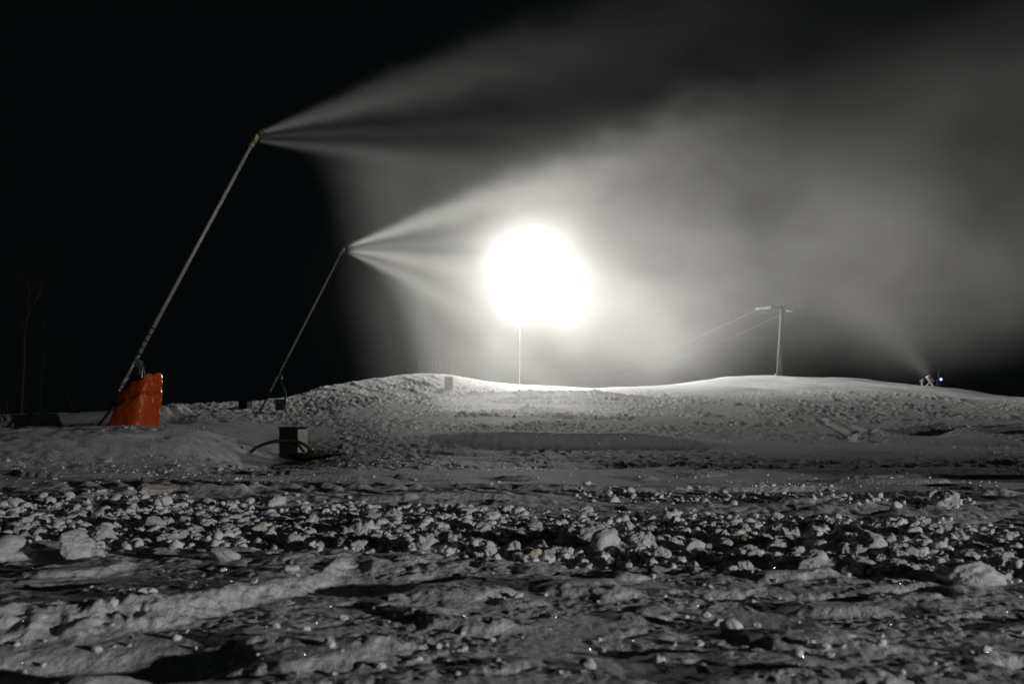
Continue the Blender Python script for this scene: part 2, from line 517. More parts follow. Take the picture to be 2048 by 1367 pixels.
    face = sst(-0.08, 0.36, es) * np.exp(-np.maximum(es - 0.25, 0) / 0.9)
    h = h + ew * (1 - 0.45 * sst(-1.6, -1.05, x)) * (0.105 * face + 0.025 * fbm(x / 0.09, y / 0.09, 3, 113) * sst(-0.06, 0.05, es) * (1 - sst(0.25, 0.5, es)))
    # hollow below it
    h = h - 0.13 * np.exp(-((x + 1.48) / 0.42) ** 2 - ((y - 3.80) / 0.20) ** 2)
    h = h - 0.08 * np.exp(-((x + 0.82) / 0.22) ** 2 - ((y - 5.35) / 0.22) ** 2)
    return h


def hz(x, y):
    return float(hgt(np.array([x]), np.array([y]))[0])


# one sheet: rings round a point behind the camera, dense inside the view
def build_ground():
    ax, ay = 0.0, -2.5
    r = np.concatenate([np.array([0.0]), np.geomspace(0.5, 5.2, 24)[:-1], np.geomspace(5.2, 9.5, 290)[:-1], np.geomspace(9.5, 165, 470), np.geomspace(168, 2500, 46)])
    half = math.radians(36)
    front = np.linspace(-half, half, 960)
    back = np.linspace(half, 2 * math.pi - half, 62)[1:-1]
    th = np.concatenate([front, back])
    R, T = np.meshgrid(r, th, indexing='ij')
    X = ax + R * np.sin(T)
    Y = ay + R * np.cos(T)
    Z = hgt(X.ravel(), Y.ravel()).reshape(X.shape)
    # break the near faces up sideways too, so that they are not plain steps
    nw = (1 - sst(9.0, 12.0, Y)) * sst(0.5, 1.5, Y)
    f = lambda a, b, sd: perlin(a.ravel(), b.ravel(), sd).reshape(X.shape)
    X = X + nw * 0.6 * (0.018 * f(X / 0.09 + Z / 0.05, Z / 0.045 + Y / 0.2, 141) + 0.008 * f(X / 0.035, Z / 0.02 + Y / 0.08, 142))
    Y = Y + nw * 0.6 * (0.030 * f(X / 0.08, Z / 0.040 + Y / 0.3, 143) + 0.012 * f(X / 0.03, Z / 0.018 + Y / 0.1, 144))
    V = np.stack([X, Y, Z], -1).reshape(-1, 3)
    nr, nt = X.shape
    i = np.arange(nr - 1)[:, None]
    j = np.arange(nt)[None, :]
    j2 = (j + 1) % nt
    Fc = np.stack([i * nt + j, (i + 1) * nt + j, (i + 1) * nt + j2, i * nt + j2], -1).reshape(-1, 4)[:, ::-1]
    Fc = Fc[nt:] if False else Fc
    me = np_mesh("snow_ground", V, Fc)
    o = link_mesh("snow_ground", me, M['snow'], None, True)
    tag(o, "snow covered ski slope with churned and groomed snow", kind="structure")
    return o


build_ground()

# ------------------------------------------------------------------ snow chunks
def chunk_verts(seed, sub, rough=0.75, lumps=0.34):
    bm = bmesh.new()
    bmesh.ops.create_icosphere(bm, subdivisions=sub, radius=1.0)
    rs = np.random.default_rng(seed)
    v = np.array([p.co[:] for p in bm.verts])
    f = np.array([[q.index for q in p.verts] for p in bm.faces])
    bm.free()
    n = v.copy()
    r = np.ones(len(v))
    # cut by planes for angular broken sides
    for _ in range(rs.integers(4, 8)):
        d = rs.normal(size=3)
        d /= np.linalg.norm(d)
        c = rs.uniform(0.45, 0.88)
        dot = n @ d
        r = np.minimum(r, np.where(dot > 0.05, c / np.maximum(dot, 0.05), 9))
    # knobs
    for _ in range(26):
        d = rs.normal(size=3)
        d /= np.linalg.norm(d)
        r += rs.uniform(-0.7, 1.0) * lumps * 0.75 * np.exp(-((1 - n @ d) / rs.uniform(0.012, 0.12)))
    s1 = seed * 7.7
    r += rough * 0.30 * (perlin(n[:, 0] * 2.6 + s1 + n[:, 2] * 1.7, n[:, 1] * 2.6 - n[:, 2] * 1.3, 5)) \
        + rough * 0.28 * np.abs(perlin(n[:, 0] * 6 + s1 + n[:, 2] * 4, n[:, 1] * 6 - n[:, 2] * 4, 6)) \
        + rough * 0.20 * np.abs(perlin(n[:, 0] * 13 + s1 + n[:, 2] * 9, n[:, 1] * 13 - n[:, 2] * 9, 7))
    v = n * r[:, None]
    v *= np.array([rs.uniform(0.85, 1.25), rs.uniform(0.85, 1.15), rs.uniform(0.65, 0.95)])
    return v, f


CHUNK_ME = []
for s in range(14):
    v, f = chunk_verts(100 + s, 5 if s < 5 else 4)
    for mk in ('chunk', 'chunk_grey', 'chunk_ice'):
        me = np_mesh("snow_chunk", v, f)
        me.materials.append(M[mk])
        me.polygons.foreach_set("use_smooth", [True] * len(f))
        CHUNK_ME.append(me)


def pick_me(big=False):
    s = random.randrange(0, 5) if big else random.randrange(0, 14)
    m = random.choices((0, 1, 2), (0.80, 0.13, 0.07))[0]
    return CHUNK_ME[s * 3 + m]


def chunk(x, y, r, me, sz=1.0, sink=0.25, rot=None, label=None):
    o = bpy.data.objects.new("snow_chunk", me)
    o.location = (x, y, hz(x, y) + r * sz * (0.75 - sink * 1.5))
    o.rotation_euler = rot or (random.uniform(-0.4, 0.4), random.uniform(-0.4, 0.4), random.uniform(0, 6.28))
    o.scale = (r, r, r * sz)
    COL.objects.link(o)
    if label:
        tag(o, label, "snow chunk")
    else:
        kind = me.materials[0].name
        tag(o, {"yellowed_snow": "yellowish icy chunk among the white chunks of the churned band in the foreground",
                "grey_snow": "dull grey broken chunk of snow in the churned band across the foreground"}.get(
                kind, "white broken chunk of snow lying in the churned band across the foreground"), "snow chunk", "broken snow chunks across the foreground")
    return o


def fp(px, py):
    """foot point on flat snow for a photo pixel"""
    d = F / (py - 800)
    return (px - 1024) / F * d, d


SPECIAL = [
    (155, 1118, 0.135, 1.25, "largest rounded pale snow lump near the left edge of the foreground"),
    (205, 1082, 0.085, 1.15, "pointed pale snow lump just behind and right of the largest rounded lump"),
    (188, 1118, 0.06, 0.9, "small lump leaning against the right foot of the largest rounded snow lump"),
    (12, 1115, 0.09, 1.0, "snow lump cut off by the left edge of the picture"),
    (312, 1062, 0.075, 1.1, "upright cone shaped snow lump alone on a smooth patch at left"),
    (445, 1134, 0.085, 0.8, "broad low snow lump lying apart in front of the rubble at centre left"),
    (150, 1042, 0.09, 0.75, "smooth oval snow ball among the rubble at far left"),
    (1620, 1150, 0.085, 1.0, "base lump under the tall stacked snow lump at right"),
    (1630, 1112, 0.07, 1.5, "tallest narrow snow lump standing on another lump at right"),
    (1938, 1170, 0.15, 0.62, "wide flat topped snow block at the front right of the rubble"),
    (1210, 1112, 0.095, 1.05, "big rounded snow lump in the front row right of centre"),
    (1385, 1110, 0.085, 1.0, "upright snow lump with a smooth face in the front row at right of centre"),
    (310, 990, 0.16, 0.55, "wide yellowish snow heap behind the rubble at left"),
    (1738, 1118, 0.09, 1.0, "rounded snow lump right of the tall stacked lump"),
    (1895, 1020, 0.13, 0.8, "lone larger chunk at the back of the rubble near the right edge"),
]
for i, (px, py, r, sz, lb) in enumerate(SPECIAL):
    x, d = fp(px, py)
    v, f = chunk_verts(500 + i, 5, 0.30, 0.16)
    me = np_mesh("snow_chunk", v, f)
    me.materials.append(M['chunk_ice' if "yellowish" in lb else 'chunk'])
    me.polygons.foreach_set("use_smooth", [True] * len(f))
    chunk(x, d, r, me, sz, 0.18, None, lb)


def band_point():
    while True:
        px = random.uniform(-120, 2170)
        lo = np.interp(px, [0, 300, 1000, 1500, 2048], [988, 990, 1012, 1030, 1050])
        hi = np.interp(px, [0, 300, 600, 1000, 1500, 2048], [1100, 1100, 1108, 1128, 1150, 1172])
        py = random.triangular(lo, hi, lo + 0.62 * (hi - lo))
        x, d = fp(px, py)
        if perlin(np.array([x / 1.1]), np.array([d / 0.9]), 121)[0] > -0.30 or random.random() < 0.35:
            return x, d


cands = []
for _ in range(15000):
    x, d = band_point()
    r = min(0.060, 0.0165 * math.exp(random.gauss(0.0, 0.55)))
    cands.append((r * F / d, x, d, r))
cands.sort(reverse=True)
n_single = 285
for _, x, d, r in cands[:n_single]:
    chunk(x, d, r, pick_me(r > 0.06), random.uniform(0.5, 1.15), random.uniform(0.05, 0.35))

SHAPES_XS = [chunk_verts(340 + s, 1, 1.2, 0.8) for s in range(10)]
SHAPES_LO = [chunk_verts(300 + s, 2, 0.6) for s in range(10)]


def rubble(name, items, label, shapes, mat, smooth=True):
    """items: arrays x, y, r"""
    xs, ys, rs = items
    zs = hgt(xs, ys)
    VV, FF, off = [], [], 0
    for x, y, z, r in zip(xs, ys, zs, rs):
        v, f = shapes[random.randrange(len(shapes))]
        a, b = random.uniform(0, 6.28), random.uniform(-0.5, 0.5)
        m = np.array(Euler((b, 0, a)).to_matrix())
        VV.append((v @ m.T) * (r * np.array([1, 1, random.uniform(0.7, 1.1)])) + np.array([x, y, z + r * 0.3]))
        FF.append(f + off)
        off += len(v)
    me = np_mesh(name, np.concatenate(VV), np.concatenate(FF))
    o = link_mesh(name, me, mat, None, smooth)
    tag(o, label, kind="stuff")
    return o


rest = cands[n_single:]
SHAPES_MD = [chunk_verts(320 + s, 3, 0.7) for s in range(14)]
rubble("snow_rubble", tuple(np.array([c[k] for c in rest[:2600]]) for k in (1, 2, 3)),
       "countless lumps of broken snow between the larger chunks", SHAPES_MD, M['chunk'])
rubble("snow_crumbs", tuple(np.array([c[k] for c in rest[2600:7600]]) for k in (1, 2, 3)),
       "countless small crumbs of broken snow between the lumps", SHAPES_LO, M['chunk'], False)
rubble("fine_snow_crumbs", tuple(np.array([c[k] for c in rest[7600:]]) for k in (1, 2, 3)),
       "finest grains of broken snow filling the gaps of the rubble", SHAPES_XS, M['chunk'], False)


def scatter(n, pxr, dr, rfun, maskf, seed):
    rs = np.random.default_rng(seed)
    px = rs.uniform(*pxr, n)
    # uniform in the picture's depth of the ground between the two distances
    d = 1 / rs.uniform(1 / dr[1], 1 / dr[0], n)
    x = (px - 1024) / F * d
    keep = maskf(x, d, rs)
    x, d = x[keep], d[keep]
    return x, d, rfun(len(x), rs)


def mid_mask(x, d, rs):
    m = np.maximum(sst(-0.35, 0.05, fbm(x / 6.0 + 3, d / 9.0, 3, 71)), np.exp(-((x + 4.3) / 2.6) ** 4 - ((d - 24) / 8) ** 4))
    ex = np.where(x < -9.2, (x + 9.2) / 6.5, (x + 9.2) / 3.9)
    ey = np.where(d < 24, (d - 24) / 9.6, (d - 24) / 7.0)
    onm = (np.sqrt(ex ** 2 + ey ** 2) < 1.0)
    berm = (np.abs(d - 31.5) < 2.6) & (x > -4) & (x < 9) & (rs.uniform(size=len(x)) < 0.85)
    m = np.where((d < 16.5) & (x < 0.5), 0.12 * m, m)
    return (rs.uniform(size=len(x)) < np.maximum(m, 0.05)) & ~onm & ~berm


xs, ds, rr_ = scatter(20000, (-100, 2150), (11.5, 30), lambda n, rs: np.minimum(0.05, (0.008 + 0.010 * rs.uniform(size=n) ** 2) * np.exp(rs.normal(0, 0.45, n))), mid_mask, 21)
rubble("slope_crumbs", (xs, ds, rr_), "small snow crumbs strewn over the dark middle of the slope", SHAPES_XS, M['chunk'], False)
xs, ds, rr_ = scatter(12000, (300, 2150), (30, 72), lambda n, rs: np.minimum(0.11, 0.024 * np.exp(rs.normal(0, 0.45, n))), mid_mask, 22)
rubble("hill_crumbs", (xs, ds, rr_), "clods of churned snow on the rising slope", SHAPES_XS, M['chunk'], False)
xs, ds, rr_ = scatter(220, (-100, 2150), (3.6, 5.8), lambda n, rs: np.minimum(0.045, 0.010 * np.exp(rs.normal(0, 0.6, n))), lambda x, d, rs: rs.uniform(size=len(x)) < 0.9, 23)
rubble("near_crumbs", (xs, ds, rr_), "snow crumbs on the wind crust in the near foreground", SHAPES_MD, M['chunk'])
# a line of clods at the back of the rubble on the right
rs_ = np.random.default_rng(24)
n = 420
px = rs_.uniform(1150, 1950, n)
py = 985 + (px - 1150) * 0.035 + rs_.normal(0, 7, n)
d_ = F * 1.0 / (py - 800)
rubble("clod_line", ((px - 1024) / F * d_, d_, np.minimum(0.06, 0.017 * np.exp(rs_.normal(0, 0.5, n)))),
       "line of snow clods behind the rubble at right", SHAPES_LO, M['chunk'])

# clods lying on the mound below the orange cover
for px, d, r in ((250, 23.2, 0.10), (262, 22.6, 0.07), (303, 23.0, 0.09), (170, 21.5, 0.06), (320, 26.0, 0.10), (362, 20.5, 0.05), (215, 16.0, 0.07), (205, 20.0, 0.04)):
    o = chunk((px - 1024) / F * d, d, r, pick_me(), 0.7, 0.25, None, None)
    tag(o, "small snow clod lying on the smooth mound below the orange cover", "snow chunk", "clods on the smooth mound")

# ------------------------------------------------------------------ ice crystals that glint in the side light
def ice_crystals():
    bm = bmesh.new()
    L = Vector((22.0, -9.0, 2.5))
    camp = Vector((0, 0, 1))
    spots = [(506, 1112), (582, 1122), (852, 1174), (929, 1255), (313, 1249), (342, 1324), (1155, 1278), (1329, 1279), (1346, 1281), (1781, 1250),
             (1584, 1221), (1652, 1245), (1345, 1204), (1396, 1210), (1083, 1165), (1374, 1155), (1473, 1158), (2043, 1196), (2015, 1228), (1760, 1354),
             (640, 1150), (790, 1104), (1180, 1292), (830, 1205), (603, 1143)]
    rs = random.Random(5)
    spots += [(rs.uniform(40, 2010), rs.uniform(1110, 1340)) for _ in range(30)]
    for px, py in spots:
        x, d = fp(px, py + rs.uniform(-6, 6))
        p = Vector((x, d, hz(x, d) + 0.012))
        n = ((L - p).normalized() + (camp - p).normalized()).normalized()
        n = (n + Vector([rs.uniform(-0.004, 0.004) for _ in range(3)])).normalized()
        t = n.cross(Vector((0, 0, 1))).normalized()
        b = n.cross(t)
        s = rs.uniform(0.00022, 0.0006)
        top = [p + s * (math.cos(a * math.pi / 3) * t + math.sin(a * math.pi / 3) * b) for a in range(6)]
        vt = [bm.verts.new(q) for q in top]
        vb = [bm.verts.new(q - n * s * 0.6) for q in top]
        bm.faces.new(vt)
        bm.faces.new(vb[::-1])
        for k in range(6):
            bm.faces.new((vt[k], vt[(k + 1) % 6], vb[(k + 1) % 6], vb[k]))
    m, nt, bs = new_mat("ice_facet")
    bs.inputs["Base Color"].default_value = (0.9, 0.92, 0.95, 1)
    bs.inputs["Metallic"].default_value = 1.0
    bs.inputs["Roughness"].default_value = 0.20
    o = obj("ice_crystals", bm, m)
    tag(o, "tiny ice crystals glinting on the foreground snow", kind="stuff")


ice_crystals()

# ------------------------------------------------------------------ snow lances
def lance_gun(pivot, tip, d, ground, label, scale=1.0, legs='post', lance_mat='alu'):
    """pivot: lower end of the lance, tip: its nozzle end"""
    base = Vector((pivot.x + 0.42, d, ground))
    root = empty("snow_lance", base, 0, label, "snow lance", "snow making lances")
    P = pivot - base
    T = tip - base
    ax = (T - P).normalized()
    Ln = (T - P).length
    side = Vector((0, 1, 0))
    nrm = ax.cross(side).normalized()
    if nrm.x < 0:
        nrm = -nrm
    at = lambda t, o=0.0: P + ax * t + nrm * o
    bm = bmesh.new()
    tube(bm, [at(1.2), at(Ln * 0.55), at(Ln - 0.42)], [0.062, 0.056, 0.048], 12)
    obj("lance_tube", bm, M[lance_mat], root, True)
    # lower sleeve with clamp rings
    bm = bmesh.new()
    tube(bm, [at(0.15), at(1.25)], 0.05, 12)
    sl = obj("lower_sleeve", bm, M['galv'], root, True)
    for k in range(6):
        bm = bmesh.new()
        tube(bm, [at(0.97 + 0.22 * k), at(1.02 + 0.22 * k)], 0.065, 12)
        obj("clamp_ring", bm, M['dark_metal'], root)
    bm = bmesh.new()
    tube(bm, [at(0.12), at(0.42)], 0.062, 12)
    tube(bm, [at(0.0), at(0.13)], 0.045, 10)
    obj("grip", bm, M['galv'], root, True)
    bm = bmesh.new()
    tube(bm, [at(0.0, -0.02), at(-0.04, 0.0), at(-0.06, 0.0)], 0.05, 10)
    obj("hose_coupling", bm, M['brass'], root, True)
    # nozzle head
    bm = bmesh.new()
    tube(bm, [at(Ln - 0.46), at(Ln - 0.30)], 0.075, 12)
    obj("collar", bm, M['galv'], root, True)
    bm = bmesh.new()
    tube(bm, [at(Ln - 0.30), at(Ln - 0.02), at(Ln + 0.02)], [0.056, 0.056, 0.03], 12)
    hd = obj("nozzle_head", bm, M['brass'], root, True)
    for k in range(5):
        bm = bmesh.new()
        c = at(Ln - 0.26 + 0.055 * k, 0.05)
        tube(bm, [c, c + nrm * 0.045 + ax * 0.01], [0.018, 0.012], 8)
        obj("nozzle", bm, M['brass'], hd)
    # bracket and gas strut
    bm = bmesh.new()
    br = at(0.95)
    box(bm, br + nrm * 0.12, (0.20, 0.10, 0.22), Matrix.Rotation(-math.atan2(ax.x, ax.z) * -1, 4, 'Y'), 0.01)
    box(bm, br + nrm * 0.22 - ax * 0.05, (0.12, 0.14, 0.10), None, 0.008)
    obj("hinge_bracket", bm, M['blue_grey'], root)
    return root, at, P, ax, nrm


# --- nearer lance
D1 = 30.0
p1, t1 = wp(240, 778, D1), wp(515, 268, D1)
g1 = hz(p1.x + 0.42, D1)
gun1, at1, P1, ax1, nr1 = lance_gun(p1, t1, D1, g1, "nearer and taller snow lance rising from the orange cover on the mound")
bm = bmesh.new()
tube(bm, [Vector((0.10, 0, -0.1)), Vector((0.13, 0, 1.2)), at1(0.95, 0.2)], [0.09, 0.085, 0.07], 12)
obj("support_post", bm, M['blue_grey'], gun1, True)
bm = bmesh.new()
tube(bm, [at1(0.98, 0.26), at1(0.98, 0.26) + Vector((0.11, -0.05, -0.52)), at1(0.98, 0.26) + Vector((0.17, -0.05, -0.75))], [0.022, 0.022, 0.013], 8)
obj("gas_strut", bm, M['galv'], gun1, True)

# --- farther lance
D2 = 56.0
p2, t2 = wp(541, 781, D2), wp(688, 495, D2)
g2 = hz(p2.x + 0.42, D2)
gun2, at2, P2, ax2, nr2 = lance_gun(p2, t2, D2, g2, "farther and shorter looking snow lance on a bare steel stand behind the cabinet")
b2 = Vector((p2.x + 0.42, D2, g2))
hb = at2(0.95, 0.1)
zz = hb.z
for (dx, dy) in ((0.52, -0.16), (0.30, 0.25)):
    bm = bmesh.new()
    tube(bm, [hb + Vector((0, dy * 0.3, 0)), Vector((hb.x + dx, dy, zz - 1.30))], 0.035, 8)
    obj("stand_leg", bm, M['blue_grey'], gun2, True)
bm = bmesh.new()
tube(bm, [Vector((hb.x + 0.30, 0.1, -0.2)), Vector((hb.x + 0.30, 0.1, zz - 1.15))], 0.075, 10)
obj("support_post", bm, M['galv'], gun2, True)
bm = bmesh.new()
box(bm, (hb.x + 0.02, 0, zz - 1.58), (0.46, 0.40, 0.62), None, 0.03)
box(bm, (hb.x + 0.02, -0.205, zz - 1.55), (0.30, 0.03, 0.34), None, 0.01)
obj("valve_box", bm, M['dark_metal'], gun2)
bm = bmesh.new()
tube(bm, [Vector((hb.x + 0.05, -0.21, zz - 1.42)), Vector((hb.x + 0.05, -0.27, zz - 1.42))], 0.09, 12)
obj("valve_wheel", bm, M['blue_grey'], gun2)


def hose(pts, r, label, mat='rubber', fittings=True):
    P = [Vector(p) for p in pts]
    root = P[0].copy()
    bm = bmesh.new()
    tube(bm, [p - root for p in smooth_path(P, 8)], r, 10)
    o = obj("water_hose", bm, M[mat], None, True)
    o.location = root
    tag(o, label, "hose")
    return o


def gz(px, py, d, dz=0.03):
    v = wp(px, py, d)
    v.z = hz(v.x, d) + dz
    return v


hose([gz(178, 862, D1 - 1.0), wp(190, 856, D1 - 0.6), wp(207, 838, D1 - 0.2), wp(216, 826, D1), wp(228, 806, D1 + 0.3), wp(238, 782, D1 + 0.05)], 0.045,
     "black hose hanging from the nearer lance left of the orange cover")
hose([gz(505, 840, D2 - 0.5), wp(515, 831, D2 - 0.3), wp(527, 808, D2), wp(536, 790, D2), wp(541, 782, D2)], 0.05,
     "black hose hanging from the foot of the farther lance")

# --- orange cover round the foot of the nearer lance
def cover():
    cx = (268 - 1024) / F * D1
    base = Vector((cx, D1 - 0.15, hz(cx, D1 - 0.5) - 0.06))
    nu, nv = 150, 80
    rows = []
    yaw = math.radians(-30)
    for j in range(nv):
        t = j / (nv - 1)
        row = []
        for i in range(nu):
            a = 2 * math.pi * i / nu
            c, s = math.cos(a), math.sin(a)
            n = 4.6
            ra = (abs(c) ** n + abs(s) ** n) ** (-1 / n)
            hw = 0.70 - 0.13 * t + 0.03 * math.sin(t * 3.0)
            hd = 0.50 - 0.16 * t ** 2
            x, y = ra * c * hw, ra * s * hd
            # wrinkles in the cloth, deeper towards the tied neck
            wr = 0.022 * float(perlin(np.array([a * 2.3 + 3 * t]), np.array([t * 3.0 + 0.8 * a]), 131)[0])
            wr += (0.005 + 0.014 * t) * float(perlin(np.array([a * 2.2 - 3.5 * t]), np.array([t * 9 + a * 2.5]), 132)[0])
            wr += 0.006 * t * float(perlin(np.array([a * 6]), np.array([t * 14 - a * 4]), 133)[0])
            rd = 1 - abs(float(perlin(np.array([a * 1.7 - 5.5 * t]), np.array([t * 6.5 + a * 1.3]), 134)[0]))
            wr += (0.003 + 0.024 * t) * rd ** 5 + 0.008 * (1 - abs(float(perlin(np.array([a * 3.1 + 1.5 * t]), np.array([t * 2.2 - a]), 135)[0]))) ** 6
            k = 1 + wr * 1.7
            x, y = x * k, y * k
            X = x * math.cos(yaw) - y * math.sin(yaw)
            Y = x * math.sin(yaw) + y * math.cos(yaw)
            top = 1.46 + 0.46 * X - 0.16 * X * X - 0.10 * Y + 0.03 * math.sin(a * 7)
            z = t * top
            lean = 0.31 * t
            row.append(Vector((X + lean, Y, z)))
        rows.append(row)
    # folded in top
    ctr = sum(rows[-1], Vector()) / nu
    for q in (0.75, 0.45, 0.15):
        rows.append([ctr + (p - ctr) * q + Vector((0, 0, -0.10 * (1 - q) + 0.03 * math.sin(i * 0.9))) for i, p in enumerate(rows[nv - 1])])
    bm = bmesh.new()
    vs_ = [[bm.verts.new(p) for p in r] for r in rows]
    for r0, r1 in zip(vs_, vs_[1:]):
        for i in range(nu):
            bm.faces.new((r0[i], r0[(i + 1) % nu], r1[(i + 1) % nu], r1[i]))
    bm.faces.new(vs_[-1])
    root = empty("protective_cover", base, 0, "creased bright orange tarpaulin cover around the foot of the nearer snow lance", "protective cover")
    obj("tarpaulin", bm, M['orange'], root, True)
    # cord tied round the upper part, lying on the cloth
    for jj, rr in ((50, 0.011), (53, 0.009)):
        bm = bmesh.new()
        ring = [p * 1.0 for p in rows[jj]]
        c0 = sum(ring, Vector()) / nu
        pts = [c0 + (p - c0) * 1.012 for p in ring]
        pts.append(pts[0].copy())
        tube(bm, pts, rr, 6, False)
        obj("tie_cord", bm, M['dark_metal'], root, True)
    return root


cover()

# --- steel valve cabinet, nearer one
def cabinet(px, py, d, wd, dp, ht, yaw, label, front='dark_green'):
    x = (px - 1024) / F * d
    root = empty("valve_cabinet", (x, d, 1 + (800 - py) / F * d), yaw, label, "cabinet", "valve cabinets on the slope")
    bm = bmesh.new()
    box(bm, (0, 0, ht / 2 - 0.05), (wd, dp, ht + 0.1), None, 0.012)
    obj("cabinet_body", bm, M[front], root)
    bm = bmesh.new()
    box(bm, (wd / 2 + 0.006, 0, ht * 0.5), (0.012, dp - 0.10, ht * 0.90), None, 0.004)
    obj("side_panel", bm, M['steel_panel'], root)
    bm = bmesh.new()
    box(bm, (0, 0, ht + 0.012), (wd + 0.05, dp + 0.05, 0.03), None, 0.008)
    obj("lid", bm, M[front], root)
    bm = bmesh.new()
    box(bm, (0, -dp / 2 - 0.010, ht * 0.5), (wd - 0.08, 0.02, ht * 0.86), None, 0.006)
    dr = obj("door", bm, M[front], root)
    bm = bmesh.new()
    box(bm, (wd * 0.32, -dp / 2 - 0.03, ht * 0.55), (0.03, 0.03, 0.12), None, 0.006)
    obj("handle", bm, M['dark_metal'], dr)
    for z in (0.25, 0.78):
        bm = bmesh.new()
        tube(bm, [(-wd * 0.44, -dp / 2 - 0.016, ht * z - 0.05), (-wd * 0.44, -dp / 2 - 0.016, ht * z + 0.05)], 0.012, 8)
        obj("hinge", bm, M['dark_metal'], dr)
    bm = bmesh.new()
    box(bm, (wd / 2 + 0.010, dp / 2 - 0.03, ht / 2), (0.03, 0.03, ht * 0.97), None, 0.004)
    obj("corner_post", bm, M['steel_panel'], root)
    return root


D3 = 26.0
cabinet(586, 913, D3, 0.58, 0.42, 0.76, math.radians(-27), "nearer dark cabinet with a shiny steel side and a hose arching over it")
cabinet(490, 822, 62.0, 0.62, 0.5, 0.64, math.radians(-27), "smaller looking far cabinet with a pale side left of the farther lance")
hose([gz(482, 920, D3 - 0.9), wp(492, 910, D3 - 0.8), wp(515, 893, D3 - 0.7), wp(550, 882, D3 - 0.62), wp(580, 880, D3 - 0.55), wp(604, 886, D3 - 0.55), wp(622, 899, D3 - 0.5), wp(632, 912, D3 - 0.3)], 0.045,
     "dark green hose arching in front of the nearer cabinet into the shaft ring", 'hose_green')

# --- low round shaft ring beside the cabinet
def shaft_ring():
    d = D3 - 0.4
    c = wp(648, 919, d)
    root = empty("shaft_ring", c, 0, "low rusty round shaft ring in the snow right of the nearer cabinet", "shaft ring")
    bm = bmesh.new()
    n = 40
    prof = [(0.62, -0.18), (0.62, 0.16), (0.58, 0.19), (0.50, 0.19), (0.47, 0.15), (0.47, -0.18)]
    rings = [[bm.verts.new((r * math.cos(2 * math.pi * k / n), r * math.sin(2 * math.pi * k / n), z)) for k in range(n)] for r, z in prof]
    for r0, r1 in zip(rings, rings[1:]):
        for k in range(n):
            bm.faces.new((r0[k], r0[(k + 1) % n], r1[(k + 1) % n], r1[k]))
    obj("ring_wall", bm, M['rust'], root, False)
    bm = bmesh.new()
    bmesh.ops.create_cone(bm, cap_ends=True, segments=n, radius1=0.47, radius2=0.47, depth=0.04, matrix=Matrix.Translation((0, 0, 0.10)))
    lid = obj("cover_plate", bm, M['dark_metal'], root)
    bm = bmesh.new()
    tube(bm, smooth_path([(-0.12, 0, 0.12), (-0.10, 0, 0.17), (0.10, 0, 0.17), (0.12, 0, 0.12)], 4), 0.012, 6)
    obj("handle", bm, M['dark_metal'], lid)


shaft_ring()

# --- ochre concrete drum on the left hill
def drum():
    d = 95.0
    x = (897.5 - 1024) / F * d
    root = empty("concrete_drum", (x, d, hz(x, d) - 0.05), 0, "ochre concrete drum standing alone on the lit crest at left of centre", "drum")
    ht = 1.0
    bm = bmesh.new()
    n = 36
    prof = [(0.40, 0), (0.41, 0.06), (0.41, ht - 0.08), (0.395, ht - 0.05), (0.395, ht)]
    rings = [[bm.verts.new((r * math.cos(2 * math.pi * k / n), r * math.sin(2 * math.pi * k / n), z)) for k in range(n)] for r, z in prof]
    for r0, r1 in zip(rings, rings[1:]):
        for k in range(n):
            bm.faces.new((r0[k], r0[(k + 1) % n], r1[(k + 1) % n], r1[k]))
    bm.faces.new(rings[0][::-1])
    bm.faces.new(rings[-1])
    obj("drum_wall", bm, M['concrete'], root, True)
    bm = bmesh.new()
    bmesh.ops.create_cone(bm, cap_ends=True, segments=n, radius1=0.43, radius2=0.40, depth=0.06, matrix=Matrix.Translation((0, 0, ht + 0.03)))
    obj("lid", bm, M['concrete'], root)


drum()

# --- dark timber baulk and thin poles on the crest
def timber():
    d = 113.0
    c = wp(823, 750, d)
    root = empty("timber_stack", (c.x, d, hz(c.x, d) - 0.05), math.radians(4), "dark low stack of timber baulks on the left crest", "timber stack")
    for (x, y, z, l) in ((0, 0, 0.16, 2.0), (0.1, 0.34, 0.16, 1.9), (-0.05, 0.16, 0.44, 1.7)):
        bm = bmesh.new()
        tube(bm, [(x - l / 2, y, z), (x, y, z + 0.02), (x + l / 2, y, z)], [0.16, 0.17, 0.15], 10)
        obj("baulk", bm, M['wood'], root, False)


timber()
for k, (px, top, lean, lab) in enumerate((
        (838, 721, 0.0, "leftmost thin pole on the left crest"), (845, 718, 0.05, "second thin pole from the left on the crest"),
        (865, 722, 0.0, "thin pole left of the middle pair on the crest"), (872, 720, -0.02, "left pole of the middle pair on the crest"),
        (880, 720, 0.0, "right pole of the middle pair on the crest"), (893, 726, 0.0, "thin pole just above the ochre drum"),
        (903, 722, 0.0, "rightmost upright thin pole on the left crest"), (908, 735, 0.35, "short leaning pole right of all the crest poles"))):
    d = 114.0 + (k % 3) * 1.0
    c = wp(px, 744, d)
    z0 = hz(c.x, d)
    zt = wp(px, top, d).z
    root = empty("marker_pole", (c.x, d, z0 - 0.1), 0, lab, "marker pole", "thin poles on the left crest")
    bm = bmesh.new()
    H = max(0.9, zt - z0 + 0.1)
    tube(bm, [(0, 0, 0), (-lean * H * 0.5, 0, H * 0.5), (-lean * H, 0, H)], [0.030, 0.026, 0.022], 8)
    obj("pole", bm, M['pole_wood'], root, True)
    bm = bmesh.new()
    box(bm, (-lean * H * 0.93, -0.035, H * 0.93), (0.12, 0.02, 0.14), None, 0.004)
    obj("reflector_plate", bm, M['galv'], root)

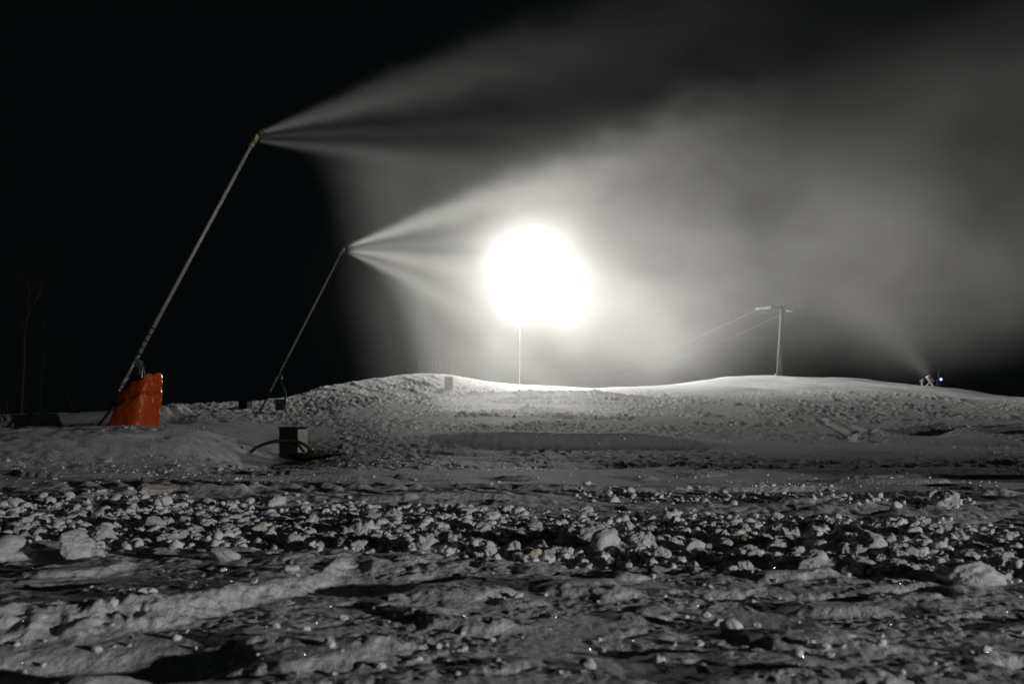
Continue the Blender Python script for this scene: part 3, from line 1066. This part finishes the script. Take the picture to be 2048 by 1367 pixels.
# ------------------------------------------------------------------ chairlift tower
def lift_tower():
    d = 140.0
    b = wp(1557, 757, d)
    z0 = hz(b.x, d) - 0.3
    root = empty("lift_tower", (b.x, d, z0), 0, "tall pale chairlift tower with a crossarm on the right hand hump", "lift tower")
    top = wp(1564, 614, d) - Vector((b.x, d, z0))
    bm = bmesh.new()
    tube(bm, [(0, 0, 0), top * 0.35, top * 0.70, top], [0.34, 0.30, 0.26, 0.24], 16)
    obj("mast", bm, M['old_galv'], root, True)
    bm = bmesh.new()
    box(bm, (0, 0, 0.32), (0.95, 0.95, 0.5), None, 0.04)
    obj("foundation", bm, M['old_galv'], root)
    for z in (0.36, 0.70):
        bm = bmesh.new()
        c = top * z
        tube(bm, [c - Vector((0, 0, 0.07)), c + Vector((0, 0, 0.07))], 0.36, 16)
        obj("flange", bm, M['old_galv'], root)
    # ladder
    bm = bmesh.new()
    for s in (-0.2, 0.2):
        tube(bm, [Vector((-0.36 + s * 0.3, -0.4 + s, 0.4)), top + Vector((-0.32 + s * 0.3, -0.4 + s, -0.2))], 0.025, 6)
    for k in range(26):
        c = top * (0.06 + 0.92 * k / 25) + Vector((-0.34, -0.4, 0))
        tube(bm, [c + Vector((-0.06, -0.2, 0)), c + Vector((0.06, 0.2, 0))], 0.014, 6)
    obj("ladder", bm, M['old_galv'], root)
    bm = bmesh.new()
    tube(bm, [Vector((0.42, -0.1, 0.3)), top + Vector((0.36, -0.1, -0.3))], 0.03, 6)
    obj("cable_conduit", bm, M['old_galv'], root)
    # crossarm
    L_ = wp(1528, 617, d) - Vector((b.x, d, z0))
    R_ = wp(1590, 621, d) - Vector((b.x, d, z0))
    bm = bmesh.new()
    tube(bm, [L_, top * 1.0, R_], [0.13, 0.20, 0.13], 4)
    obj("crossarm", bm, M['old_galv'], root)
    dirv = Vector((-0.25, 0.94, 0.0)).normalized()

    for C in (L_, R_):
        bm = bmesh.new()
        c = C + Vector((0, 0, -0.05))
        box(bm, c, (0.10, 2.6, 0.16), Matrix.Rotation(math.radians(38), 4, 'Z'), 0.01)
        bt = obj("sheave_train", bm, M['old_galv'], root)
        for k in range(6):
            q = c + Vector((-math.sin(math.radians(38)), math.cos(math.radians(38)), 0)) * (-1.15 + 0.46 * k) + Vector((-0.12, -0.1, 0.10))
            bm = bmesh.new()
            bmesh.ops.create_cone(bm, cap_ends=True, segments=16, radius1=0.20, radius2=0.20, depth=0.07,
                                  matrix=Matrix.Translation(q) @ Matrix.Rotation(math.radians(38), 4, 'Z') @ Matrix.Rotation(math.radians(90), 4, 'Y'))
            obj("sheave", bm, M['old_galv'], bt)
        bm = bmesh.new()
        # service platform rail
        for dx in (-0.5, 0.5):
            tube(bm, [c + Vector((dx, -0.7, -0.5)), c + Vector((dx, -0.7, 0.25))], 0.022, 6)
        tube(bm, [c + Vector((-0.5, -0.7, 0.25)), c + Vector((0.5, -0.7, 0.25))], 0.022, 6)
        box(bm, c + Vector((0, -0.6, -0.52)), (1.0, 0.5, 0.05))
        obj("service_platform", bm, M['old_galv'], root)
    # lifting frames on top
    for dx, hh in ((-1.35, 0.8), (-0.15, 1.2)):
        bm = bmesh.new()
        c = top + Vector((dx, 0, 0.0))
        tube(bm, [c + Vector((-0.22, 0, 0)), c + Vector((-0.18, 0, hh)), c + Vector((0.32, 0, hh)), c + Vector((0.38, 0, 0))], 0.03, 6)
        tube(bm, [c + Vector((-0.20, 0, hh * 0.55)), c + Vector((0.34, 0, hh * 0.55))], 0.025, 6)
        obj("lifting_frame", bm, M['old_galv'], root)
    return L_ + Vector((b.x, d, z0)), R_ + Vector((b.x, d, z0))


La, Ra = lift_tower()


def cable(a, b, sag, label):
    pts = []
    for k in range(41):
        t = k / 40
        p = a.lerp(b, t)
        p.z -= sag * 4 * t * (1 - t)
        pts.append(p - a)
    bm = bmesh.new()
    tube(bm, pts, 0.016, 6)
    o = obj("haul_cable", bm, M['old_galv'], None, True)
    o.location = a
    tag(o, label, "cable")


cable(La + Vector((-0.3, 0.2, 0.22)), wp(1180, 752, 260), 1.0, "brighter upper haul cable running down left from the lift tower")
cable(Ra + Vector((-0.3, 0.2, 0.22)), wp(1240, 752, 260), 1.0, "fainter lower haul cable running down left behind the lift tower")

# ------------------------------------------------------------------ floodlight mast inside the mist
def flood_mast():
    base = Vector((1.2, 155.4, 0.0))
    base.z = hz(base.x, base.y) - 0.3
    root = empty("floodlight_mast", base, 0, "floodlight mast whose lamps burn white through the mist", "floodlight")
    H = LAMP.z - base.z
    bm = bmesh.new()
    tube(bm, [(0, 0, 0), (0, 0, H * 0.5), (0, 0, H + 0.4)], [0.06, 0.05, 0.05], 14)
    obj("mast", bm, M['old_galv'], root, True)
    bm = bmesh.new()
    box(bm, (0.7, -0.25, H - 0.55), (3.4, 0.12, 0.12), None, 0.01)
    box(bm, (0.7, -0.25, H + 0.35), (3.4, 0.12, 0.12), None, 0.01)
    obj("lamp_bar", bm, M['old_galv'], root)
    for zz_ in (-0.55, 0.35):
        for dx in (-0.6, 0.7, 2.0):
            bm = bmesh.new()
            box(bm, (dx, -0.50, H + zz_), (0.62, 0.34, 0.52), None, 0.05)
            hh = obj("lamp_head", bm, M['dark_metal'], root)
            bm = bmesh.new()
            box(bm, (dx, -0.68, H + zz_), (0.52, 0.02, 0.42), None, 0.006)
            obj("lamp_glass", bm, M['lamp_glass'], hh)


flood_mast()

# ------------------------------------------------------------------ fan gun on the far right
def fan_gun():
    d = 141.0
    b = wp(1862, 768, d)
    z0 = hz(b.x, d)
    root = empty("fan_snow_gun", (b.x, d, z0), 0, "small fan snow gun on the right crest blowing up to the left", "fan gun")
    ax = Vector((-0.55, 0.1, 0.83)).normalized()
    c = Vector((-0.1, 0, 1.0))
    bm = bmesh.new()
    tube(bm, [c - ax * 0.5, c - ax * 0.35, c + ax * 0.3, c + ax * 0.55], [0.30, 0.40, 0.36, 0.30], 18)
    obj("barrel", bm, M['galv'], root, True)
    bm = bmesh.new()
    tube(bm, [c + ax * 0.50, c + ax * 0.62], [0.40, 0.40], 18)
    obj("nozzle_ring", bm, M['steel_panel'], root, True)
    for a in (0.6, 2.7, 4.7):
        bm = bmesh.new()
        tube(bm, [c + Vector((0, 0, -0.3)), Vector((0.75 * math.cos(a), 0.6 * math.sin(a), 0.0))], 0.06, 8)
        obj("leg", bm, M['steel_panel'], root, True)
    bm = bmesh.new()
    tube(bm, [c + Vector((0.1, 0, -0.4)), c + Vector((0.1, 0, -0.1))], 0.12, 10)
    obj("swivel", bm, M['dark_metal'], root)
    bm = bmesh.new()
    box(bm, (1.10, 0, 0.55), (0.55, 0.45, 0.8), None, 0.03)
    obj("control_box", bm, M['dark_metal'], root)
    bm = bmesh.new()
    tube(bm, [(1.1, 0.1, 0.9), (1.1, 0.1, 2.0)], 0.035, 8)
    tube(bm, [(1.1, 0.1, 1.9), (1.3, 0.1, 2.25)], 0.03, 8)
    obj("mast", bm, M['blue_grey'], root)
    bm = bmesh.new()
    bmesh.ops.create_uvsphere(bm, u_segments=12, v_segments=8, radius=0.15, matrix=Matrix.Translation((1.33, -0.2, 1.05)))
    obj("blue_lamp", bm, M['blue_lamp'], root, True)
    return Vector((b.x, d, z0)) + c + ax * 0.6


FG = fan_gun()


def hydrant():
    d = 140.0
    x = wp(1844, 768, d).x
    root = empty("water_hydrant", (x, d, hz(x, d)), 0, "pale water hydrant with hose couplings left of the fan gun", "hydrant")
    bm = bmesh.new()
    tube(bm, [(0, 0, -0.1), (0, 0, 0.5), (0, 0, 0.8)], [0.11, 0.11, 0.16], 12)
    obj("standpipe", bm, M['steel_panel'], root, True)
    bm = bmesh.new()
    tube(bm, [(-0.3, 0, 0.62), (0.3, 0, 0.66)], 0.09, 10)
    obj("coupling", bm, M['galv'], root)
    bm = bmesh.new()
    bmesh.ops.create_cone(bm, cap_ends=True, segments=14, radius1=0.2, radius2=0.2, depth=0.05, matrix=Matrix.Translation((0.1, 0, 0.95)))
    tube(bm, [(0, 0, 0.8), (0.1, 0, 0.95)], 0.04, 8)
    obj("hand_wheel", bm, M['galv'], root)


hydrant()

# ------------------------------------------------------------------ bare trees at the left edge
def bare_tree(name, base, segs, label, twigs=20, seed=1, cat="tree", r0=0.09):
    root = empty(name, base, 0, label, cat)
    rs = random.Random(seed)
    bm = bmesh.new()
    for pts, ra, rb in segs:
        P = smooth_path([Vector(p) for p in pts], 5)
        n = len(P)
        tube(bm, P, [ra + (rb - ra) * i / (n - 1) for i in range(n)], 8)
    obj("trunk", bm, M['bark'], root, True)
    if twigs:
        bm = bmesh.new()
        for _ in range(twigs):
            pts, ra, rb = rs.choice(segs)
            P = smooth_path([Vector(p) for p in pts], 5)
            i = rs.randrange(len(P) // 3, len(P))
            p = P[i]
            q = p + Vector((rs.uniform(-0.9, 0.9), rs.uniform(-0.6, 0.6), rs.uniform(0.2, 1.1)))
            m_ = p.lerp(q, 0.5) + Vector((rs.uniform(-0.1, 0.1), 0, -0.06))
            tube(bm, [p, m_, q], [0.014, 0.010, 0.004], 5)
            for _k in range(3):
                q2 = m_.lerp(q, rs.random()) + Vector((rs.uniform(-0.4, 0.4), rs.uniform(-0.3, 0.3), rs.uniform(0.0, 0.5)))
                tube(bm, [m_, q2], [0.007, 0.003], 4)
        obj("crown", bm, M['bark'], root)
    return root


def rel(pts, d, base):
    return [wp(px, py, d) - base for px, py in pts]


DT = 46.0
b = wp(40, 835, DT)
b.z = hz(b.x, DT) - 0.1
bare_tree("bare_tree", b, [
    ([Vector((0, 0, 0))] + rel([(42, 790), (46, 720), (47, 668), (55, 630), (72, 598), (84, 565), (90, 520)], DT, b), 0.10, 0.025),
    (rel([(48, 672), (52, 640), (56, 600), (58, 560), (55, 510)], DT, b), 0.05, 0.015)],
    "dark bare tree with a forked trunk at the left edge", 26, 3)
b = wp(78, 832, DT)
b.z = hz(b.x, DT) - 0.1
bare_tree("sapling", b, [([Vector((0, 0, 0))] + rel([(80, 790), (84, 740), (86, 690), (90, 640)], DT, b), 0.03, 0.01)],
          "thin upright sapling right of the forked bare tree", 7, 4)
b = wp(154, 832, 42.0)
b.z = hz(b.x, 42.0) - 0.1
bare_tree("leaning_branch", b, [([Vector((0, 0, 0))] + rel([(140, 802), (127, 775), (121, 756)], 42.0, b), 0.025, 0.012)],
          "thin bare branch leaning left out of the snow bank", 2, 6, "branch")
b = wp(22, 829, 38.4)
b.z = hz(b.x, 38.4)
bare_tree("shadow_twigs", b, [
    (rel([(10, 836), (14, 822), (8, 805)], 38.0, b), 0.02, 0.006),
    (rel([(28, 838), (24, 820), (30, 800)], 38.0, b), 0.02, 0.006),
    (rel([(38, 830), (44, 838), (54, 858)], 37.2, b), 0.022, 0.008),  # drooping stems added where branch shadows fall on the bank
    (rel([(6, 830), (10, 842), (4, 858)], 37.2, b), 0.018, 0.006),
    (rel([(22, 830), (24, 842), (20, 856)], 37.2, b), 0.016, 0.006)],
    "added dark twigs drawing branch shadows on the snow bank at the left edge", 8, 8, "shadow twigs")

# ------------------------------------------------------------------ snow mist: density grids made with geometry nodes
class Fld:
    def __init__(s, G, sock): s.G, s.s = G, sock
    def _m(s, op, o, rev=False):
        return s.G.math(op, o, s) if rev else s.G.math(op, s, o)
    def __add__(s, o): return s._m('ADD', o)
    def __radd__(s, o): return s._m('ADD', o, True)
    def __sub__(s, o): return s._m('SUBTRACT', o)
    def __rsub__(s, o): return s._m('SUBTRACT', o, True)
    def __mul__(s, o): return s._m('MULTIPLY', o)
    def __rmul__(s, o): return s._m('MULTIPLY', o, True)
    def __truediv__(s, o): return s._m('DIVIDE', o)
    def __rtruediv__(s, o): return s._m('DIVIDE', o, True)
    def __neg__(s): return s * -1.0


class Grid:
    def __init__(g, name):
        g.t = bpy.data.node_groups.new(name, 'GeometryNodeTree')
        g.t.interface.new_socket("Geometry", in_out='INPUT', socket_type='NodeSocketGeometry')
        g.t.interface.new_socket("Geometry", in_out='OUTPUT', socket_type='NodeSocketGeometry')
        p = g.t.nodes.new('GeometryNodeInputPosition')
        sx = g.t.nodes.new('ShaderNodeSeparateXYZ')
        g.t.links.new(p.outputs[0], sx.inputs[0])
        g.pos = p.outputs[0]
        g.x, g.y, g.z = (Fld(g, sx.outputs[i]) for i in range(3))

    def _in(g, sock, v):
        if isinstance(v, Fld):
            g.t.links.new(v.s, sock)
        else:
            sock.default_value = v

    def math(g, op, a, b=None, c=None):
        n = g.t.nodes.new('ShaderNodeMath')
        n.operation = op
        g._in(n.inputs[0], a)
        if b is not None: g._in(n.inputs[1], b)
        if c is not None: g._in(n.inputs[2], c)
        return Fld(g, n.outputs[0])

    def exp(g, a): return g.math('EXPONENT', a)
    def gauss(g, a): return g.exp(-(a * a))
    def mx(g, a, b): return g.math('MAXIMUM', a, b)
    def mn(g, a, b): return g.math('MINIMUM', a, b)
    def pw(g, a, b): return g.math('POWER', a, b)

    def ss(g, a, b, v):
        n = g.t.nodes.new('ShaderNodeMapRange')
        n.interpolation_type = 'SMOOTHSTEP'
        g._in(n.inputs['Value'], v)
        g._in(n.inputs['From Min'], a)
        g._in(n.inputs['From Max'], b)
        return Fld(g, n.outputs['Result'])

    def vec(g, x, y, z):
        n = g.t.nodes.new('ShaderNodeCombineXYZ')
        for i, v in enumerate((x, y, z)):
            g._in(n.inputs[i], v)
        return n.outputs[0]

    def noise(g, vec=None, scale=1.0, detail=2.0, rough=0.5):
        n = g.t.nodes.new('ShaderNodeTexNoise')
        g.t.links.new(vec if vec is not None else g.pos, n.inputs['Vector'])
        n.inputs['Scale'].default_value = scale
        n.inputs['Detail'].default_value = detail
        n.inputs['Roughness'].default_value = rough
        return Fld(g, n.outputs['Fac'])

    def curve(g, v, pts):
        """piecewise linear/smooth map: pts sorted by x; returns y(v)"""
        x0, x1 = pts[0][0], pts[-1][0]
        ys = [p[1] for p in pts]
        lo, hi = min(ys), max(ys)
        n = g.t.nodes.new('ShaderNodeFloatCurve')
        c = n.mapping.curves[0]
        n.mapping.use_clip = False
        q = [((p[0] - x0) / (x1 - x0), (p[1] - lo) / (hi - lo)) for p in pts]
        c.points[0].location = q[0]
        c.points[1].location = q[-1]
        for k in q[1:-1]:
            c.points.new(*k)
        n.mapping.update()
        g._in(n.inputs['Value'], g.mn(g.mx((v - x0) / (x1 - x0), 0.0), 1.0))
        return Fld(g, n.outputs[0]) * (hi - lo) + lo

    def finish(g, name, loc, mn, mx, res, dens, mat, label):
        vc = g.t.nodes.new('GeometryNodeVolumeCube')
        g.t.links.new(g.mx(dens, 0.0).s, vc.inputs['Density'])
        vc.inputs['Min'].default_value = mn
        vc.inputs['Max'].default_value = mx
        for k, r in zip('XYZ', res):
            vc.inputs['Resolution ' + k].default_value = int(r)
        sm = g.t.nodes.new('GeometryNodeSetMaterial')
        sm.inputs['Material'].default_value = mat
        out = g.t.nodes.new('NodeGroupOutput')
        g.t.links.new(vc.outputs[0], sm.inputs[0])
        g.t.links.new(sm.outputs[0], out.inputs[0])
        v = bpy.data.volumes.new(name)
        v.render.clipping = 0.0005
        v.materials.append(mat)
        o = bpy.data.objects.new(name, v)
        o.location = loc
        COL.objects.link(o)
        m = o.modifiers.new("density", 'NODES')
        m.node_group = g.t
        tag(o, label, kind="stuff")
        return o


# --- spray of the nearer lance
def spray_near():
    g = Grid("near_spray_density")
    x, y, z = g.x, g.y, g.z
    u = g.mx(x, 0.02)
    tw = 0.05 + 0.13 * u                       # depth half width
    turb = g.noise(g.vec(x * 0.40, y * 0.6, z * 0.8), 1.0, 4, 0.6) - 0.5
    zz_ = z + turb * u * (0.08 + 0.02 * u)
    streak = 0.75 + 0.5 * g.noise(g.vec(x * 0.08, y * 0.3, z / u * 9.0), 1.0, 2, 0.5)
    wy = g.gauss(y / tw) / tw
    decay = g.curve(x, [(0, 1.0), (2, 0.62), (5, 0.40), (9, 0.22), (15, 0.10), (22, 0.0)])
    def fan(slope, drop, th, o=0.0):
        return g.gauss((zz_ - o - slope * u + drop * u * u) / (0.016 + th * u))
    A = 1.0 * fan(0.265, 0.0035, 0.085, 0.02) + 0.38 * fan(0.40, 0.006, 0.055, 0.02) + 0.85 * fan(-0.09, 0.004, 0.085, -0.22) + 0.45 * fan(0.07, 0.004, 0.07, -0.1)
    jets = A * wy * decay * streak * g.ss(0.0, 0.05, x) * 0.12
    # fine snow that drops out of the jet
    ed = g.curve(z, [(-9, 3.0), (-7.2, 2.6), (-5, 2.25), (-2.3, 1.85), (-0.9, 1.35), (-0.3, 0.9), (0.3, 2.0)])
    cur = g.ss(0.0, 2.6, x - ed) * g.ss(0.2, -1.0, z + 0.12 * u) * g.gauss(y / (0.8 + 0.10 * u)) * (0.12 + 0.88 * (1.0 - g.ss(2.5, 8.0, x))) * (1.0 - g.ss(10.0, 20.0, x))
    cn = 0.5 + 1.0 * g.noise(g.vec(x * 0.9, y * 0.4, z * 0.25), 1.0, 3, 0.5)
    dens = jets + cur * cn * 0.07
    return g.finish("near_snow_spray", t1 + Vector((0.05, 0, 0)), (0, -4.2, -9.4), (22, 4.2, 7.5), (360, 60, 270), dens,
                    vol_mat("snow_spray", 1.4, (0.97, 0.99, 0.96), 0.65), "fanned jet of snow mist from the nearer lance")


def spray_far():
    g = Grid("far_spray_density")
    x, y, z = g.x, g.y, g.z
    u = g.mx(x, 0.02)
    tw = 0.05 + 0.15 * u
    turb = g.noise(g.vec(x * 0.35, y * 0.5, z * 0.7), 1.0, 4, 0.6) - 0.5
    zz_ = z + turb * u * (0.09 + 0.015 * u)
    streak = 0.78 + 0.45 * g.noise(g.vec(x * 0.06, y * 0.3, z / u * 8.0), 1.0, 2, 0.5)
    wy = g.gauss(y / tw) / tw
    decay = g.curve(x, [(0, 1.0), (2, 0.75), (5, 0.55), (9, 0.42), (15, 0.25), (26, 0.0)])
    def fan(slope, drop, th, o=0.0):
        return g.gauss((zz_ - o - slope * u + drop * u * u) / (0.02 + th * u))
    A = 1.0 * fan(0.33, 0.002, 0.10, 0.0) + 0.9 * fan(-0.08, 0.012, 0.10, -0.18) + 0.35 * fan(0.10, 0.004, 0.09, -0.1) + 0.5 * fan(-0.32, 0.03, 0.11, -0.25)
    jets = A * wy * decay * streak * g.ss(0.0, 0.06, x) * 0.12
    ed = g.curve(z, [(-11, 4.6), (-9, 4.1), (-6.6, 3.4), (-5.2, 3.05), (-3.7, 2.6), (-2.65, 2.15), (-1.75, 1.7), (-1.0, 1.25), (-0.4, 0.8), (0.3, 3.0)])
    cur = g.ss(0.0, 2.2, x - ed) * g.ss(0.3, -0.8, z + 0.10 * u) * g.gauss(y / (1.2 + 0.16 * u)) * (1.0 - g.ss(5.0, 22.0, x))
    cn = 0.45 + 1.1 * g.noise(g.vec(x * 0.5, y * 0.3, z * 0.16), 1.0, 3, 0.55)
    dens = jets + cur * cn * 0.019
    return g.finish("far_snow_spray", t2 + Vector((0.05, 0, 0)), (0, -9, -11.0), (31, 9, 11), (300, 60, 220), dens,
                    vol_mat("snow_spray_far", 4.2, (1.0, 0.985, 0.96), 0.65), "fanned jet of snow mist from the farther lance drifting to the ground")


def cloud():
    g = Grid("mist_density")
    x, y, z = g.x, g.y, g.z       # world coordinates, object at the origin
    n1 = g.noise(g.vec(x * 0.034, y * 0.034, z * 0.055), 1.0, 4, 0.55)
    n2 = g.noise(g.vec(x * 0.10 + 7.0, y * 0.10, z * 0.13), 1.0, 4, 0.55)
    xw = x + (n1 - 0.5) * 26.0 + (n2 - 0.5) * 9.0
    zw = z + (n1 - 0.5) * 14.0 + (n2 - 0.5) * 9.0
    left = g.curve(z, [(-4, -10.0), (5, -10.0), (14, -10.0), (22, -9.0), (35, -6.0), (46, 2.0), (60, 18.0)])
    fl = g.ss(-5.0, 16.0, xw - left)
    top = g.curve(x, [(-15, 24.0), (0, 33.0), (20, 36.0), (45, 45.0), (70, 54.0), (110, 56.0)])
    ft = g.ss(-6.0, 24.0, top - zw)
    bot = g.curve(x, [(-15, -6.0), (12, -4.0), (24, -1.0), (36, 5.0), (55, 7.0), (75, 9.0), (110, 14.0)])
    fb = g.ss(-3.0, 10.0, zw - bot)
    fr = 1.0 - g.ss(62.0, 118.0, xw + 0.3 * z)
    fy = g.ss(92.0, 112.0, y + (n2 - 0.5) * 16.0) * (1.0 - g.ss(172.0, 190.0, y))
    tex = g.mx(0.0, 0.12 + 4.4 * (n1 - 0.36)) * (0.15 + 1.7 * n2)
    under = 0.25 + 0.75 * g.mx(g.ss(5.0, 19.0, zw + 0.3 * x), g.ss(10.0, 34.0, x))
    dens = fl * ft * fb * fr * fy * tex * under * (1.0 + 0.45 * g.ss(35.0, 80.0, x))
    # thick mist added in front of the floodlight to swell its white glow
    bx, by_, bz = (x - 1.8 + (n2 - 0.5) * 5.0) / 9.5, (y - 146.0) / 7.0, (z - 22.0 + (n1 - 0.5) * 5.0 - 0.10 * (x - 3.0)) / 7.0
    dens = dens + 0.9 * g.exp(-(bx * bx + by_ * by_ + bz * bz)) * (0.5 + n2)
    # denser mist added nearer the camera to veil the lamp and dim the foreground
    cx_, cy_, cz_ = (x - 1.5 + (n1 - 0.5) * 16.0) / 10.0, (y - 108.0) / 9.0, (z - 15.0 + (n2 - 0.5) * 7.0 + (n1 - 0.5) * 12.0 - 0.12 * x) / 5.5
    dens = dens + 1.5 * g.exp(-(cx_ * cx_ + cy_ * cy_ + cz_ * cz_)) * (0.3 + 1.4 * n2)
    # snow plume of the fan gun, rising to the left
    a = Vector((-0.60, 0.05, 0.80)).normalized()
    rx, ry, rz = x - FG.x, y - FG.y, z - FG.z
    s = rx * a.x + ry * a.y + rz * a.z
    bend = 0.012 * s * s
    qx, qy, qz = rx - a.x * s + bend, ry - a.y * s, rz - a.z * s
    r2 = qx * qx + qy * qy + qz * qz
    wd = 0.40 + 0.24 * g.mx(s, 0.0)
    pl = g.exp(-(r2 / (wd * wd))) / wd * g.ss(-0.3, 0.3, s) * (1.0 - g.ss(14.0, 30.0, s))
    dens = dens + pl * 16.0 * (0.6 + 0.8 * n2)
    return g.finish("snow_mist", (0, 0, 0), (-22, 90, -4), (112, 192, 58), (190, 130, 104), dens,
                    vol_mat("snow_mist", 0.0058, (1.0, 0.99, 0.975), 0.25), "great bank of drifting snow mist lit by the floodlight")


spray_near()
spray_far()
cloud()
